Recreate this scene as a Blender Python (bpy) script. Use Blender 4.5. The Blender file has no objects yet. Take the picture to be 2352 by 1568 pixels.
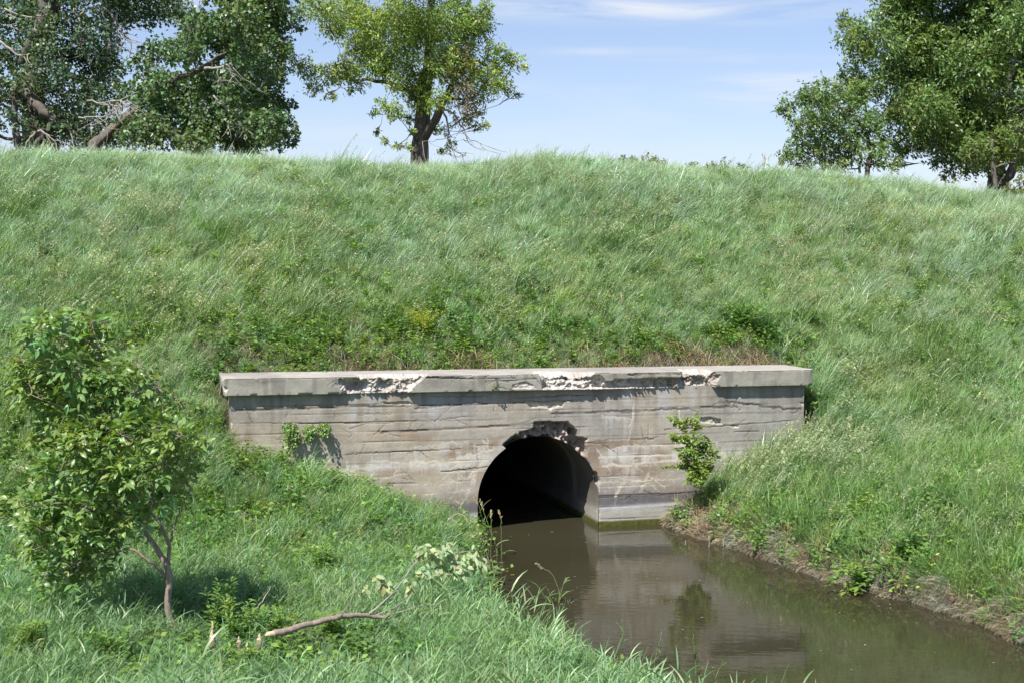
import bpy, math, random
import numpy as np

rng = np.random.default_rng(7)
random.seed(7)
scene = bpy.context.scene
COL = scene.collection

# ------------------------------------------------------------------ camera frame
FPX = 3267.0
PITCH, ROLL, CAMZ = 0.0558, 0.0068, 3.99
cF = np.array([0, math.cos(PITCH), -math.sin(PITCH)])
cR0 = np.array([1.0, 0, 0]); cU0 = np.array([0, math.sin(PITCH), math.cos(PITCH)])
cR = cR0 * math.cos(ROLL) + cU0 * math.sin(ROLL)
cU = -cR0 * math.sin(ROLL) + cU0 * math.cos(ROLL)
CAM = np.array([0, 0, CAMZ])
def ray(px, py):
    return cF + (px - 1176) / FPX * cR + (784 - py) / FPX * cU
def at(px, py, Y):                      # world point seen at photo position, at distance Y
    d = ray(px, py); return CAM + d * (Y / d[1])
def on_z(px, py, z=0.0):
    d = ray(px, py); return CAM + d * ((z - CAMZ) / d[2])

# wall frame
TH = 0.2742
CX, CY = 0.4181, 21.1
cT, sT = math.cos(TH), math.sin(TH)
def W(s, t, z):
    return np.stack([CX + s * cT - t * sT, CY + s * sT + t * cT, z + 0 * s], -1)
def ST(x, y):
    dx, dy = x - CX, y - CY
    return dx * cT + dy * sT, -dx * sT + dy * cT
def on_wall(px, py, t0=0.0):            # (s, z) on the plane t = t0
    d = ray(px, py); n = np.array([-sT, cT])
    o = np.array([CX, CY]) + n * t0
    k = ((o - CAM[:2]) @ n) / (d[:2] @ n)
    P = CAM + d * k
    s, t = ST(P[0], P[1]); return s, P[2]
SL, SR = -4.625, 4.44
ZT, ZB = 2.349, 2.10
RAD, ZC = 0.945, 0.45

# ------------------------------------------------------------------ numpy noise
def _h(ix, iy, seed):
    n = (ix.astype(np.int64) * 374761393 + iy.astype(np.int64) * 668265263 + seed * 974711) & 0x7fffffff
    n = ((n ^ (n >> 13)) * 1274126177) & 0x7fffffff
    return ((n ^ (n >> 16)) & 0xffff) / 65535.0
def vnoise(x, y, seed=0):
    x = np.asarray(x, float); y = np.asarray(y, float)
    ix, iy = np.floor(x), np.floor(y); fx, fy = x - ix, y - iy
    fx = fx * fx * (3 - 2 * fx); fy = fy * fy * (3 - 2 * fy)
    a, b = _h(ix, iy, seed), _h(ix + 1, iy, seed); c, d = _h(ix, iy + 1, seed), _h(ix + 1, iy + 1, seed)
    return (a * (1 - fx) + b * fx) * (1 - fy) + (c * (1 - fx) + d * fx) * fy
def fbm(x, y, seed=0, octv=4):
    s, a, t = 0, 1.0, 0
    for i in range(octv):
        s = s + a * vnoise(x * 2 ** i, y * 2 ** i, seed + i * 17); t += a; a *= .5
    return s / t
def sstep(a, b, x):
    u = np.clip((x - a) / (b - a), 0, 1); return u * u * (3 - 2 * u)
def smin(a, b, k): h = np.clip(.5 + .5 * (b - a) / k, 0, 1); return b * (1 - h) + a * h - k * h * (1 - h)
def smax(a, b, k): return -smin(-a, -b, k)
def seg_dist(x, y, poly, closed=False):
    """distance, and side sign (positive = left of the polyline direction)"""
    best = np.full(np.shape(x), 1e9); sgn = np.ones(np.shape(x))
    n = len(poly)
    for i in range(n if closed else n - 1):
        a, b = np.array(poly[i]), np.array(poly[(i + 1) % n]); d = b - a
        u = np.clip(((x - a[0]) * d[0] + (y - a[1]) * d[1]) / (d @ d + 1e-12), 0, 1)
        ex, ey = x - a[0] - u * d[0], y - a[1] - u * d[1]
        q = np.hypot(ex, ey); m = q < best
        best = np.where(m, q, best); sgn = np.where(m, np.sign(d[0] * ey - d[1] * ex + 1e-12), sgn)
    return best, sgn
def poly_sd(x, y, poly):                # positive inside
    d, _ = seg_dist(x, y, poly, True)
    ins = np.zeros(np.shape(x), bool); n = len(poly)
    for i in range(n):
        x0, y0 = poly[i]; x1, y1 = poly[(i + 1) % n]
        c = ((y0 > y) != (y1 > y)) & (x < (x1 - x0) * (y - y0) / (y1 - y0 + 1e-12) + x0)
        ins ^= c
    return np.where(ins, d, -d)

# ------------------------------------------------------------------ object helpers
def tag(o, label=None, cat=None, group=None, kind=None):
    if label: o['label'] = label
    if cat: o['category'] = cat
    if group: o['group'] = group
    if kind: o['kind'] = kind
    return o
def empty(name, loc, label, cat, group=None):
    o = bpy.data.objects.new(name, None); o.location = loc; o.empty_display_size = .2
    COL.objects.link(o); return tag(o, label, cat, group)
def mesh_obj(name, V, F, mat, parent=None, col=None, smooth=False, link=True):
    """V (n,3); F (m,3|4) array or list of arrays"""
    me = bpy.data.meshes.new(name)
    Fs = F if isinstance(F, list) else [F]
    Fs = [np.asarray(f, np.int32) for f in Fs if len(f)]
    V = np.asarray(V, np.float32)
    p_ = parent
    while p_ is not None: V = V - np.array(p_.location, np.float32); p_ = p_.parent
    me.vertices.add(len(V)); me.vertices.foreach_set('co', V.ravel())
    idx = np.concatenate([f.ravel() for f in Fs]); tot = np.concatenate([np.full(len(f), f.shape[1], np.int32) for f in Fs])
    me.loops.add(len(idx)); me.loops.foreach_set('vertex_index', idx)
    me.polygons.add(len(tot)); st = np.concatenate([[0], np.cumsum(tot)[:-1]]).astype(np.int32)
    me.polygons.foreach_set('loop_start', st); me.polygons.foreach_set('loop_total', tot)
    if smooth: me.polygons.foreach_set('use_smooth', np.ones(len(tot), bool))
    me.update(calc_edges=True)
    if col is not None:
        a = me.color_attributes.new('Col', 'FLOAT_COLOR', 'POINT')
        c = np.ones((len(V), 4), np.float32); c[:, :3] = col; a.data.foreach_set('color', c.ravel())
    if mat: me.materials.append(mat)
    o = bpy.data.objects.new(name, me)
    if link: COL.objects.link(o)
    if parent is not None: o.parent = parent
    return o
def grid_faces(ni, nj, keep=None):
    i, j = np.meshgrid(np.arange(ni - 1), np.arange(nj - 1), indexing='ij')
    a = i * nj + j; f = np.stack([a, a + nj, a + nj + 1, a + 1], -1).reshape(-1, 4)
    return f if keep is None else f[keep.reshape(-1)]
def tubes(items, sides=7):
    """items: list of (pts (n,3), radii (n,)) -> V, F"""
    Vs, Fs, off = [], [], 0
    for pts, rad in items:
        pts = np.asarray(pts, float); rad = np.asarray(rad, float); n = len(pts)
        tn = np.gradient(pts, axis=0); tn /= np.linalg.norm(tn, axis=1, keepdims=True) + 1e-9
        ref = np.where(np.abs(tn[:, 2:3]) > .9, [[1., 0, 0]], [[0, 0, 1.]])
        a = np.cross(tn, ref); a /= np.linalg.norm(a, axis=1, keepdims=True) + 1e-9; b = np.cross(tn, a)
        for k in range(1, n):           # keep frame from flipping
            if a[k] @ a[k - 1] < 0: a[k] *= -1; b[k] *= -1
        ang = np.arange(sides) / sides * 2 * math.pi
        ring = pts[:, None] + rad[:, None, None] * (np.cos(ang)[None, :, None] * a[:, None] + np.sin(ang)[None, :, None] * b[:, None])
        Vs.append(ring.reshape(-1, 3)); Vs.append(pts[[0, -1]])
        i, j = np.meshgrid(np.arange(n - 1), np.arange(sides), indexing='ij'); j2 = (j + 1) % sides
        Fs.append(np.stack([i * sides + j, i * sides + j2, (i + 1) * sides + j2, (i + 1) * sides + j], -1).reshape(-1, 4) + off)
        j = np.arange(sides); c0 = n * sides; e = (n - 1) * sides
        Fs.append(np.stack([np.full(sides, c0), (j + 1) % sides, j, np.full(sides, c0)], -1)[:, :3] + off)
        Fs.append(np.stack([np.full(sides, c0 + 1), e + j, e + (j + 1) % sides], -1) + off)
        off += n * sides + 2
    q = [f for f in Fs if f.shape[1] == 4]; t = [f for f in Fs if f.shape[1] == 3]
    return np.concatenate(Vs), [np.concatenate(q), np.concatenate(t)]
def spline(pts, n, jit=0.0, seed=None):
    """Catmull-Rom through pts, n samples, small jitter"""
    P = np.asarray(pts, float); P = np.vstack([2 * P[0] - P[1], P, 2 * P[-1] - P[-2]])
    m = len(P) - 3; out = []
    for u in np.linspace(0, m - 1e-6, n):
        k = int(u); f = u - k; p0, p1, p2, p3 = P[k:k + 4]
        out.append(.5 * (2 * p1 + (p2 - p0) * f + (2 * p0 - 5 * p1 + 4 * p2 - p3) * f * f + (3 * p1 - p0 - 3 * p2 + p3) * f ** 3))
    out = np.array(out)
    if jit:
        r = rng if seed is None else np.random.default_rng(seed)
        j = r.normal(0, jit, out.shape); j[0] = 0; out += j
    return out

# ------------------------------------------------------------------ material helpers
def new_mat(name):
    m = bpy.data.materials.new(name); m.use_nodes = True; nt = m.node_tree; nt.nodes.clear()
    return m, nt, nt.nodes, nt.links
def N(nodes, typ, **kw):
    n = nodes.new(typ)
    for k, v in kw.items():
        if k in ('op', 'operation'): n.operation = v
        elif k == 'blend': n.blend_type = v
        elif k == 'dtype': n.data_type = v
        elif k == 'attr': n.attribute_name = v
        else: n.inputs[k].default_value = v
    return n
def mixrgb(nodes, links, fac, a, b, blend='MIX'):
    n = nodes.new('ShaderNodeMix'); n.data_type = 'RGBA'; n.blend_type = blend
    for sock, v in ((n.inputs[0], fac), (n.inputs[6], a), (n.inputs[7], b)):
        if hasattr(v, 'is_linked') or hasattr(v, 'links'): links.new(v, sock)
        elif isinstance(v, (int, float)): sock.default_value = v
        else: sock.default_value = (*v, 1)
    return n.outputs[2]
def ramp(nodes, links, src, stops):
    n = nodes.new('ShaderNodeValToRGB'); links.new(src, n.inputs[0]); e = n.color_ramp.elements
    while len(e) < len(stops): e.new(.5)
    for k, (p, c) in enumerate(stops):
        e[k].position = p; e[k].color = (*c, 1) if not isinstance(c, (int, float)) else (c, c, c, 1)
    return n.outputs[0]
def noise(nodes, links, scale, detail=4, rough=.55, vec=None, dist=0):
    n = nodes.new('ShaderNodeTexNoise'); n.inputs['Scale'].default_value = scale; n.inputs['Detail'].default_value = detail
    n.inputs['Roughness'].default_value = rough; n.inputs['Distortion'].default_value = dist
    if vec is not None: links.new(vec, n.inputs['Vector'])
    return n.outputs['Fac']

def leaf_mat(name, gain=(1, 1, 1), trans=.35, rough=.45, spec=.4, nscale=.35, shift=((.92, 1.0, 1.25), (1.2, 1.0, .7)), tcol=(1.15, 1.25, .5), instanced=False, rvar=.3):
    m, nt, n, l = new_mat(name)
    att = N(n, 'ShaderNodeAttribute', attr='Col'); geo = n.new('ShaderNodeNewGeometry')
    nz = noise(n, l, nscale, 3, .6, geo.outputs['Position'])
    tint = ramp(n, l, nz, [(.35, shift[0]), (.65, shift[1])])
    c = mixrgb(n, l, 1.0, att.outputs['Color'], tint, 'MULTIPLY')
    if instanced:
        oi = n.new('ShaderNodeObjectInfo')
        v = ramp(n, l, oi.outputs['Random'], [(0, 1 - rvar), (1, 1 + rvar)])
        c = mixrgb(n, l, 1.0, c, v, 'MULTIPLY')
    c = mixrgb(n, l, 1.0, c, gain, 'MULTIPLY')
    b = n.new('ShaderNodeBsdfPrincipled'); l.new(c, b.inputs['Base Color']); b.inputs['Roughness'].default_value = rough
    b.inputs['Specular IOR Level'].default_value = spec
    t = n.new('ShaderNodeBsdfTranslucent'); tc = mixrgb(n, l, 1.0, c, tcol, 'MULTIPLY'); l.new(tc, t.inputs['Color'])
    mx = n.new('ShaderNodeMixShader'); mx.inputs[0].default_value = trans
    l.new(b.outputs[0], mx.inputs[1]); l.new(t.outputs[0], mx.inputs[2])
    o = n.new('ShaderNodeOutputMaterial'); l.new(mx.outputs[0], o.inputs[0])
    return m
def bark_mat(name, c0, c1, scale=9, bump=.5, zs=.18):
    m, nt, n, l = new_mat(name)
    tc = n.new('ShaderNodeTexCoord'); mp = n.new('ShaderNodeMapping'); mp.inputs['Scale'].default_value = (1, 1, zs)
    l.new(tc.outputs['Object'], mp.inputs[0])
    a = noise(n, l, scale, 6, .65, mp.outputs[0]); a2 = noise(n, l, scale * .2, 3, .5, tc.outputs['Object'])
    c = ramp(n, l, a, [(.3, c0), (.7, c1)]); c = mixrgb(n, l, .5, c, ramp(n, l, a2, [(.3, .55), (.7, 1.0)]), 'MULTIPLY')
    b = n.new('ShaderNodeBsdfPrincipled'); l.new(c, b.inputs['Base Color']); b.inputs['Roughness'].default_value = .85
    bp = n.new('ShaderNodeBump'); bp.inputs['Strength'].default_value = bump; bp.inputs['Distance'].default_value = .04
    l.new(a, bp.inputs['Height']); l.new(bp.outputs[0], b.inputs['Normal'])
    o = n.new('ShaderNodeOutputMaterial'); l.new(b.outputs[0], o.inputs[0]); return m
def concrete_mat(name, bump=.35):
    m, nt, n, l = new_mat(name)
    att = N(n, 'ShaderNodeAttribute', attr='Col'); tc = n.new('ShaderNodeTexCoord')
    f = noise(n, l, 60, 6, .7, tc.outputs['Object']); g = noise(n, l, 7, 5, .65, tc.outputs['Object'])
    c = mixrgb(n, l, 1.0, att.outputs['Color'], ramp(n, l, f, [(.25, .78), (.75, 1.18)]), 'MULTIPLY')
    c = mixrgb(n, l, .8, c, ramp(n, l, g, [(.3, (.84, .82, .80)), (.7, (1.1, 1.1, 1.1))]), 'MULTIPLY')
    b = n.new('ShaderNodeBsdfPrincipled'); l.new(c, b.inputs['Base Color']); b.inputs['Roughness'].default_value = .9
    b.inputs['Specular IOR Level'].default_value = .2
    bp = n.new('ShaderNodeBump'); bp.inputs['Strength'].default_value = bump; bp.inputs['Distance'].default_value = .01
    l.new(f, bp.inputs['Height']); l.new(bp.outputs[0], b.inputs['Normal'])
    o = n.new('ShaderNodeOutputMaterial'); l.new(b.outputs[0], o.inputs[0]); return m

# ------------------------------------------------------------------ terrain
PXE = lambda pts, z=0.0: [tuple(on_z(x, y, z)[:2]) for x, y in pts]
_wl = W(np.array(-RAD), np.array(0.0), np.array(0.))[:2]; _wl2 = W(np.array(-RAD), np.array(14.0), np.array(0.))[:2]
_wr2 = W(np.array(2.1), np.array(14.0), np.array(0.))[:2]
EDGE_L = [tuple(_wl2), tuple(_wl)] + PXE([(1098, 1262), (1112, 1340), (1140, 1440), (1205, 1510), (1320, 1560), (1425, 1600), (1515, 1650), (1605, 1710)]) + [(2.3, 10.4), (4.0, 8.6), (8, 6), (13, 1), (30, -14)]
EDGE_R = [tuple(_wr2), tuple(W(np.array(2.02), np.array(0.0), np.array(0.))[:2])] + PXE([(1600, 1232), (1700, 1262), (1800, 1296), (1900, 1330), (2010, 1362), (2130, 1390), (2260, 1432), (2352, 1478)]) + [(6.7, 12.8), (8.4, 10.6), (11.4, 7.5), (16.5, 2.5), (34, -11)]
CREST_PX = [(-600, 330), (0, 335), (250, 336), (500, 343), (700, 353), (950, 368), (1100, 362), (1180, 352), (1260, 345), (1400, 354), (1600, 374), (1750, 384), (1900, 390), (2100, 406), (2352, 436), (2500, 465), (3000, 560)]
KS = .58
def _crest():
    S, Z = [], []
    for x, y in CREST_PX:
        z = 5.8
        for _ in range(40):
            tc = (z - 2.28) / KS + .95 + .5
            d = ray(x, y); n = np.array([-sT, cT]); o = np.array([CX, CY]) + n * tc
            k = ((o - CAM[:2]) @ n) / (d[:2] @ n); P = CAM + d * k
            z = .5 * z + .5 * (P[2] - .33)
        S.append(ST(P[0], P[1])[0]); Z.append(z)
    return np.array(S), np.array(Z)
CS, CZ = _crest()
print('crest', np.round(CS, 1), np.round(CZ, 2))
def height(x, y, holes=True):
    x = np.asarray(x, float); y = np.asarray(y, float)
    s, t = ST(x, y)
    zc = np.interp(s, CS, CZ)
    E = 2.20 + (t - .95) * KS + .16 * (fbm(s * .55, t * .55, 3) - .5) * sstep(1.0, 2.5, t) + .10 * (fbm(s * 1.9, t * 1.9, 9, 2) - .5)
    E = E - .25 * sstep(1.5, 4, t) * (1 - sstep(4, 8, t)) * (fbm(s * .25, t * .1, 31, 2) - .3)
    back = zc + .05 + .5 * 0 - .02 * (t - 7)
    back = back - sstep(14, 24, t) * (zc - 2.2)
    back = back + .25 * (fbm(s * .05, t * .05, 77) - .5) * sstep(30, 80, t) * 8
    E = smin(E, back, .55)
    dl, gl = seg_dist(x, y, EDGE_L); dr, gr = seg_dist(x, y, EDGE_R)
    wob = .16 * (fbm(x * 2.2, y * 2.2, 5, 3) - .5)
    outl = np.where(gl < 0, dl, -dl) + wob      # >0 = land west of the left edge
    outr = np.where(gr > 0, dr, -dr) + wob
    Fl = .30 + .16 * (fbm(x * .7, y * .7, 12) - .5) + .05 * np.clip(-x - 4, 0, 6)
    Fr = .95 + .10 * np.clip(x - 5, 0, 14) + .15 * (fbm(x * .7, y * .7, 13) - .5)
    camrise = .2 * np.clip(11.0 - y, 0, 12) 
    Bl = .04 + .34 * outl + .10 * sstep(0, .25, outl)
    Br = .02 + .20 * sstep(0, .22, outr) + .44 * np.clip(outr, 0, 99)
    free = 2.2 * np.clip(t + .9, 0, 60) * np.where(t > .42, 1, sstep(4.45, 5.1, np.abs(s))); Bl = Bl + free; Br = Br + free * 1.2
    Hl = smin(smax(E, Fl, .5), Bl, .2); Hr = smin(smax(E, Fr, .5), Br, .2)
    ins = (outl < 0) & (outr < 0)
    left = outl > outr
    H = np.where(left, Hl, Hr)
    bed = -.55 * sstep(0, .7, np.minimum(-outl, -outr)) - .01
    H = np.where(ins, bed, H)
    H = np.where(~ins, np.maximum(H, H * 0 + .0), H)
    cut = (np.abs(s) < 4.75)
    H = np.where(cut & (t > .42), E, H)
    H = H + np.where(~ins, camrise, 0)
    far = np.hypot(x, y - 20); H = np.where((far > 60) & ~ins & (t <= 14), smin(H, H * 0 + 3.0, .5), H)
    return H
def axis(a, b, step, far, g=1.18):
    c = list(np.arange(a, b + 1e-6, step)); d = step; x = a; lo = []
    while x > -far: d *= g; x -= d; lo.append(x)
    d = step; x = b; hi = []
    while x < far: d *= g; x += d; hi.append(x)
    return np.array(lo[::-1] + c + hi)
sa = axis(-14, 22, .16, 1800); ta = axis(-20, 18, .16, 1800)
ta = np.sort(np.concatenate([ta[(ta < .3) | (ta > .55)], [.40, .44]]))
S_, T_ = np.meshgrid(sa, ta, indexing='ij')
X_, Y_ = CX + S_ * cT - T_ * sT, CY + S_ * sT + T_ * cT
Z_ = height(X_, Y_)
sm = (S_[:-1, :-1] + S_[1:, 1:]) / 2; tm = (T_[:-1, :-1] + T_[1:, 1:]) / 2
keep = ~((np.abs(sm) < 1.3) & (tm > .38) & (tm < .46))

m_soil, nt, n, l = new_mat('soil')
geo = n.new('ShaderNodeNewGeometry')
a = noise(n, l, 3, 6, .65, geo.outputs['Position']); b2 = noise(n, l, 40, 4, .7, geo.outputs['Position'])
sep = n.new('ShaderNodeSeparateXYZ'); l.new(geo.outputs['Position'], sep.inputs[0])
wet = ramp(n, l, sep.outputs['Z'], [(.02, 1.0), (.28, 0.0)])
dry = ramp(n, l, a, [(.3, (.075, .06, .035)), (.7, (.13, .105, .065))])
grn = ramp(n, l, b2, [(.35, (.03, .045, .015)), (.7, (.07, .09, .035))])
c = mixrgb(n, l, .6, dry, grn); c = mixrgb(n, l, wet, c, mixrgb(n, l, b2, (.085, .070, .050), (.19, .165, .125)))
b = n.new('ShaderNodeBsdfPrincipled'); l.new(c, b.inputs['Base Color']); b.inputs['Roughness'].default_value = .95
bp = n.new('ShaderNodeBump'); bp.inputs['Strength'].default_value = .8; bp.inputs['Distance'].default_value = .04; l.new(b2, bp.inputs['Height']); l.new(bp.outputs[0], b.inputs['Normal'])
o = n.new('ShaderNodeOutputMaterial'); l.new(b.outputs[0], o.inputs[0])
ground = mesh_obj('ground', np.stack([X_, Y_, Z_], -1).reshape(-1, 3), grid_faces(len(sa), len(ta), keep), m_soil, smooth=True)
tag(ground, kind='structure')

# ------------------------------------------------------------------ water
m_w, nt, n, l = new_mat('murky_water')
geo = n.new('ShaderNodeNewGeometry'); mp = n.new('ShaderNodeMapping'); mp.inputs['Scale'].default_value = (1, 2.2, 1); mp.inputs['Rotation'].default_value = (0, 0, .35)
l.new(geo.outputs['Position'], mp.inputs[0])
a = noise(n, l, 4.0, 3, .5, mp.outputs[0], .3); a3 = noise(n, l, .45, 2, .5, geo.outputs['Position'])
hh = n.new('ShaderNodeMath'); hh.operation = 'MULTIPLY'; l.new(a, hh.inputs[0]); l.new(ramp(n, l, a3, [(.4, .25), (.62, 1.0)]), hh.inputs[1])
b = n.new('ShaderNodeBsdfPrincipled'); l.new(ramp(n, l, a3, [(.3, (.036, .033, .018)), (.7, (.046, .042, .024))]), b.inputs['Base Color'])
b.inputs['Roughness'].default_value = .02; b.inputs['IOR'].default_value = 1.33; b.inputs['Specular IOR Level'].default_value = .5
bp = n.new('ShaderNodeBump'); bp.inputs['Strength'].default_value = .30; bp.inputs['Distance'].default_value = .010; l.new(hh.outputs[0], bp.inputs['Height']); l.new(bp.outputs[0], b.inputs['Normal'])
o = n.new('ShaderNodeOutputMaterial'); l.new(b.outputs[0], o.inputs[0])
wp = np.array(EDGE_L + EDGE_R[::-1]); 
wx = [W(np.array(-1.4), np.array(14.), np.array(0.)), W(np.array(-1.4), np.array(.6), np.array(0.)), W(np.array(-2.2), np.array(.1), np.array(0.))] + [np.array([p[0] - .9, p[1] - .5, 0]) for p in EDGE_L[2:]]
wy = [W(np.array(1.4), np.array(14.), np.array(0.)), W(np.array(1.4), np.array(.6), np.array(0.)), W(np.array(3.0), np.array(.1), np.array(0.))] + [np.array([p[0] + .9, p[1] + .6, 0]) for p in EDGE_R[2:]]
wxi = np.array(wx); wyi = np.array(wy)
def resamp(P, n):
    d = np.concatenate([[0], np.cumsum(np.linalg.norm(np.diff(P, axis=0), axis=1))]); u = np.linspace(0, d[-1], n)
    return np.stack([np.interp(u, d, P[:, k]) for k in range(3)], -1)
A_, B_ = resamp(wxi, 60), resamp(wyi, 60)
WV = np.stack([A_, B_], 1).reshape(-1, 3)
water = mesh_obj('water', WV, grid_faces(60, 2)[:, ::-1], m_w); tag(water, kind='structure')

# specks of foam, seeds and leaf scraps drifting on the stream
fx = rng.uniform(-.6, 6, 900); fy = rng.uniform(12, 21, 900)
d1, g1 = seg_dist(fx, fy, EDGE_L); d2, g2 = seg_dist(fx, fy, EDGE_R); e_ = np.minimum(d1, d2); kf = (g1 > 0) & (g2 < 0) & (e_ > .03) & (rng.uniform(0, 1, 900) < .10 + .8 * np.exp(-e_ / .22)); fx, fy = fx[kf], fy[kf]; m_ = len(fx); an = rng.uniform(0, 6.28, m_); rr_ = rng.uniform(.006, .020, m_)
qs = [np.stack([fx + np.cos(an + a0) * rr_ * k0, fy + np.sin(an + a0) * rr_ * k0, np.full(m_, .004)], -1) for a0, k0 in ((0, 1.3), (1.57, .6), (3.14, 1.3), (4.71, .6))]
lit = mesh_obj('floating_litter', np.stack(qs, 1).reshape(-1, 3), np.arange(m_ * 4).reshape(-1, 4), bark_mat('drifting_scraps', (.22, .20, .11), (.42, .38, .26), 20, 0)); tag(lit, 'small pale scraps of leaf and foam floating on the stream', kind='stuff')

# ------------------------------------------------------------------ headwall
Z2 = lambda k, x0, y0: (lambda pts: [((x0 + x / k) * .91875, (y0 + y / k) * .91875) for x, y in pts])
z5, z6, z7 = Z2(4.48, 1100, 1050), Z2(3.92, 500, 880), Z2(2.94, 1300, 880)
toW = lambda pts, t0=0.0: [on_wall(x, y, t0) for x, y in pts]
m_conc = concrete_mat('board_formed_concrete'); m_cope = concrete_mat('coping_concrete', .5)
def arch_sd(s, z):                       # > 0 outside the opening
    return np.where(z > ZC, np.hypot(s, z - ZC) - RAD, np.abs(s) - RAD)
ARCH_SPALL = toW(z5([(690, 275), (770, 205), (860, 130), (950, 110), (1040, 85), (1055, 10), (1220, 3), (1340, 15), (1440, 3), (1465, 40), (1540, 100), (1560, 180), (1665, 200), (1640, 240), (1660, 330), (1650, 420), (1680, 480), (1700, 560), (1760, 570), (1800, 660), (1790, 780), (1750, 860), (1770, 940), (1790, 1000), (1800, 1190), (1790, 1300), (1500, 1300), (1300, 700), (900, 500)]))
BOARDS = np.array([-.4, .12, .30, .455, .61, .77, .92, 1.08, 1.23, 1.385, 1.535, 1.675, 1.80, 1.93, 2.3])
class Canvas:
    def __init__(s_, sg, zg): s_.sg, s_.zg = sg, zg; s_.m = np.zeros((len(sg), len(zg)))
    def walk(s_, a, b, amp, w=1, seed=0, val=1.0, branch=0, step=.008):
        r = np.random.default_rng(seed); a = np.array(a, float); b = np.array(b, float); L = np.linalg.norm(b - a); n = max(3, int(L / step))
        u = np.linspace(0, 1, n); off = np.cumsum(r.normal(0, 1, n)); off -= off[0] + (off[-1] - off[0]) * u
        off = off / (np.abs(off).max() + 1e-6) * amp * r.uniform(.6, 1)
        off += (vnoise(u * L * 40, u * 0, seed) - .5) * amp * .3
        d = (b - a) / L; nrm = np.array([-d[1], d[0]]); P = a + d * (u * L)[:, None] + nrm * off[:, None]
        ds = s_.sg[1] - s_.sg[0]; dz = s_.zg[1] - s_.zg[0]
        i = np.round((P[:, 0] - s_.sg[0]) / ds).astype(int); j = np.round((P[:, 1] - s_.zg[0]) / dz).astype(int)
        v = val * (.45 + .55 * sstep(.25, .6, vnoise(u * L * 5, u * 0 + 3, seed + 1)))
        for di in range(-w + 1, w):
            for dj in range(-w + 1, w):
                ii, jj = i + di, j + dj; ok = (ii >= 0) & (jj >= 0) & (ii < s_.m.shape[0]) & (jj < s_.m.shape[1])
                f = v * (1 if di == 0 and dj == 0 else .55)
                np.maximum.at(s_.m, (ii[ok], jj[ok]), f[ok])
        for k in range(branch):
            q = P[r.integers(1, n - 1)]; e = q + r.normal(0, 1, 2) * [.16, .12]
            s_.walk(q, e, amp * .5, max(1, w - 1), seed * 31 + k + 5, val * .7, 0)
def drips(m, length, seed, nz_scale, sg, thr=.5):
    """smear mask downwards (towards lower j) by a column dependent length"""
    out = np.zeros_like(m); acc = np.zeros(m.shape[0]); 
    col = vnoise(sg * nz_scale, sg * 0, seed) * vnoise(sg * nz_scale * .21, sg * 0 + 9, seed + 1) * 2.2
    dec = np.exp(-1.0 / np.maximum(col * length, .8))
    for j in range(m.shape[1] - 1, -1, -1):
        acc = np.maximum(acc * dec, m[:, j]); out[:, j] = acc
    return out
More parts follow.
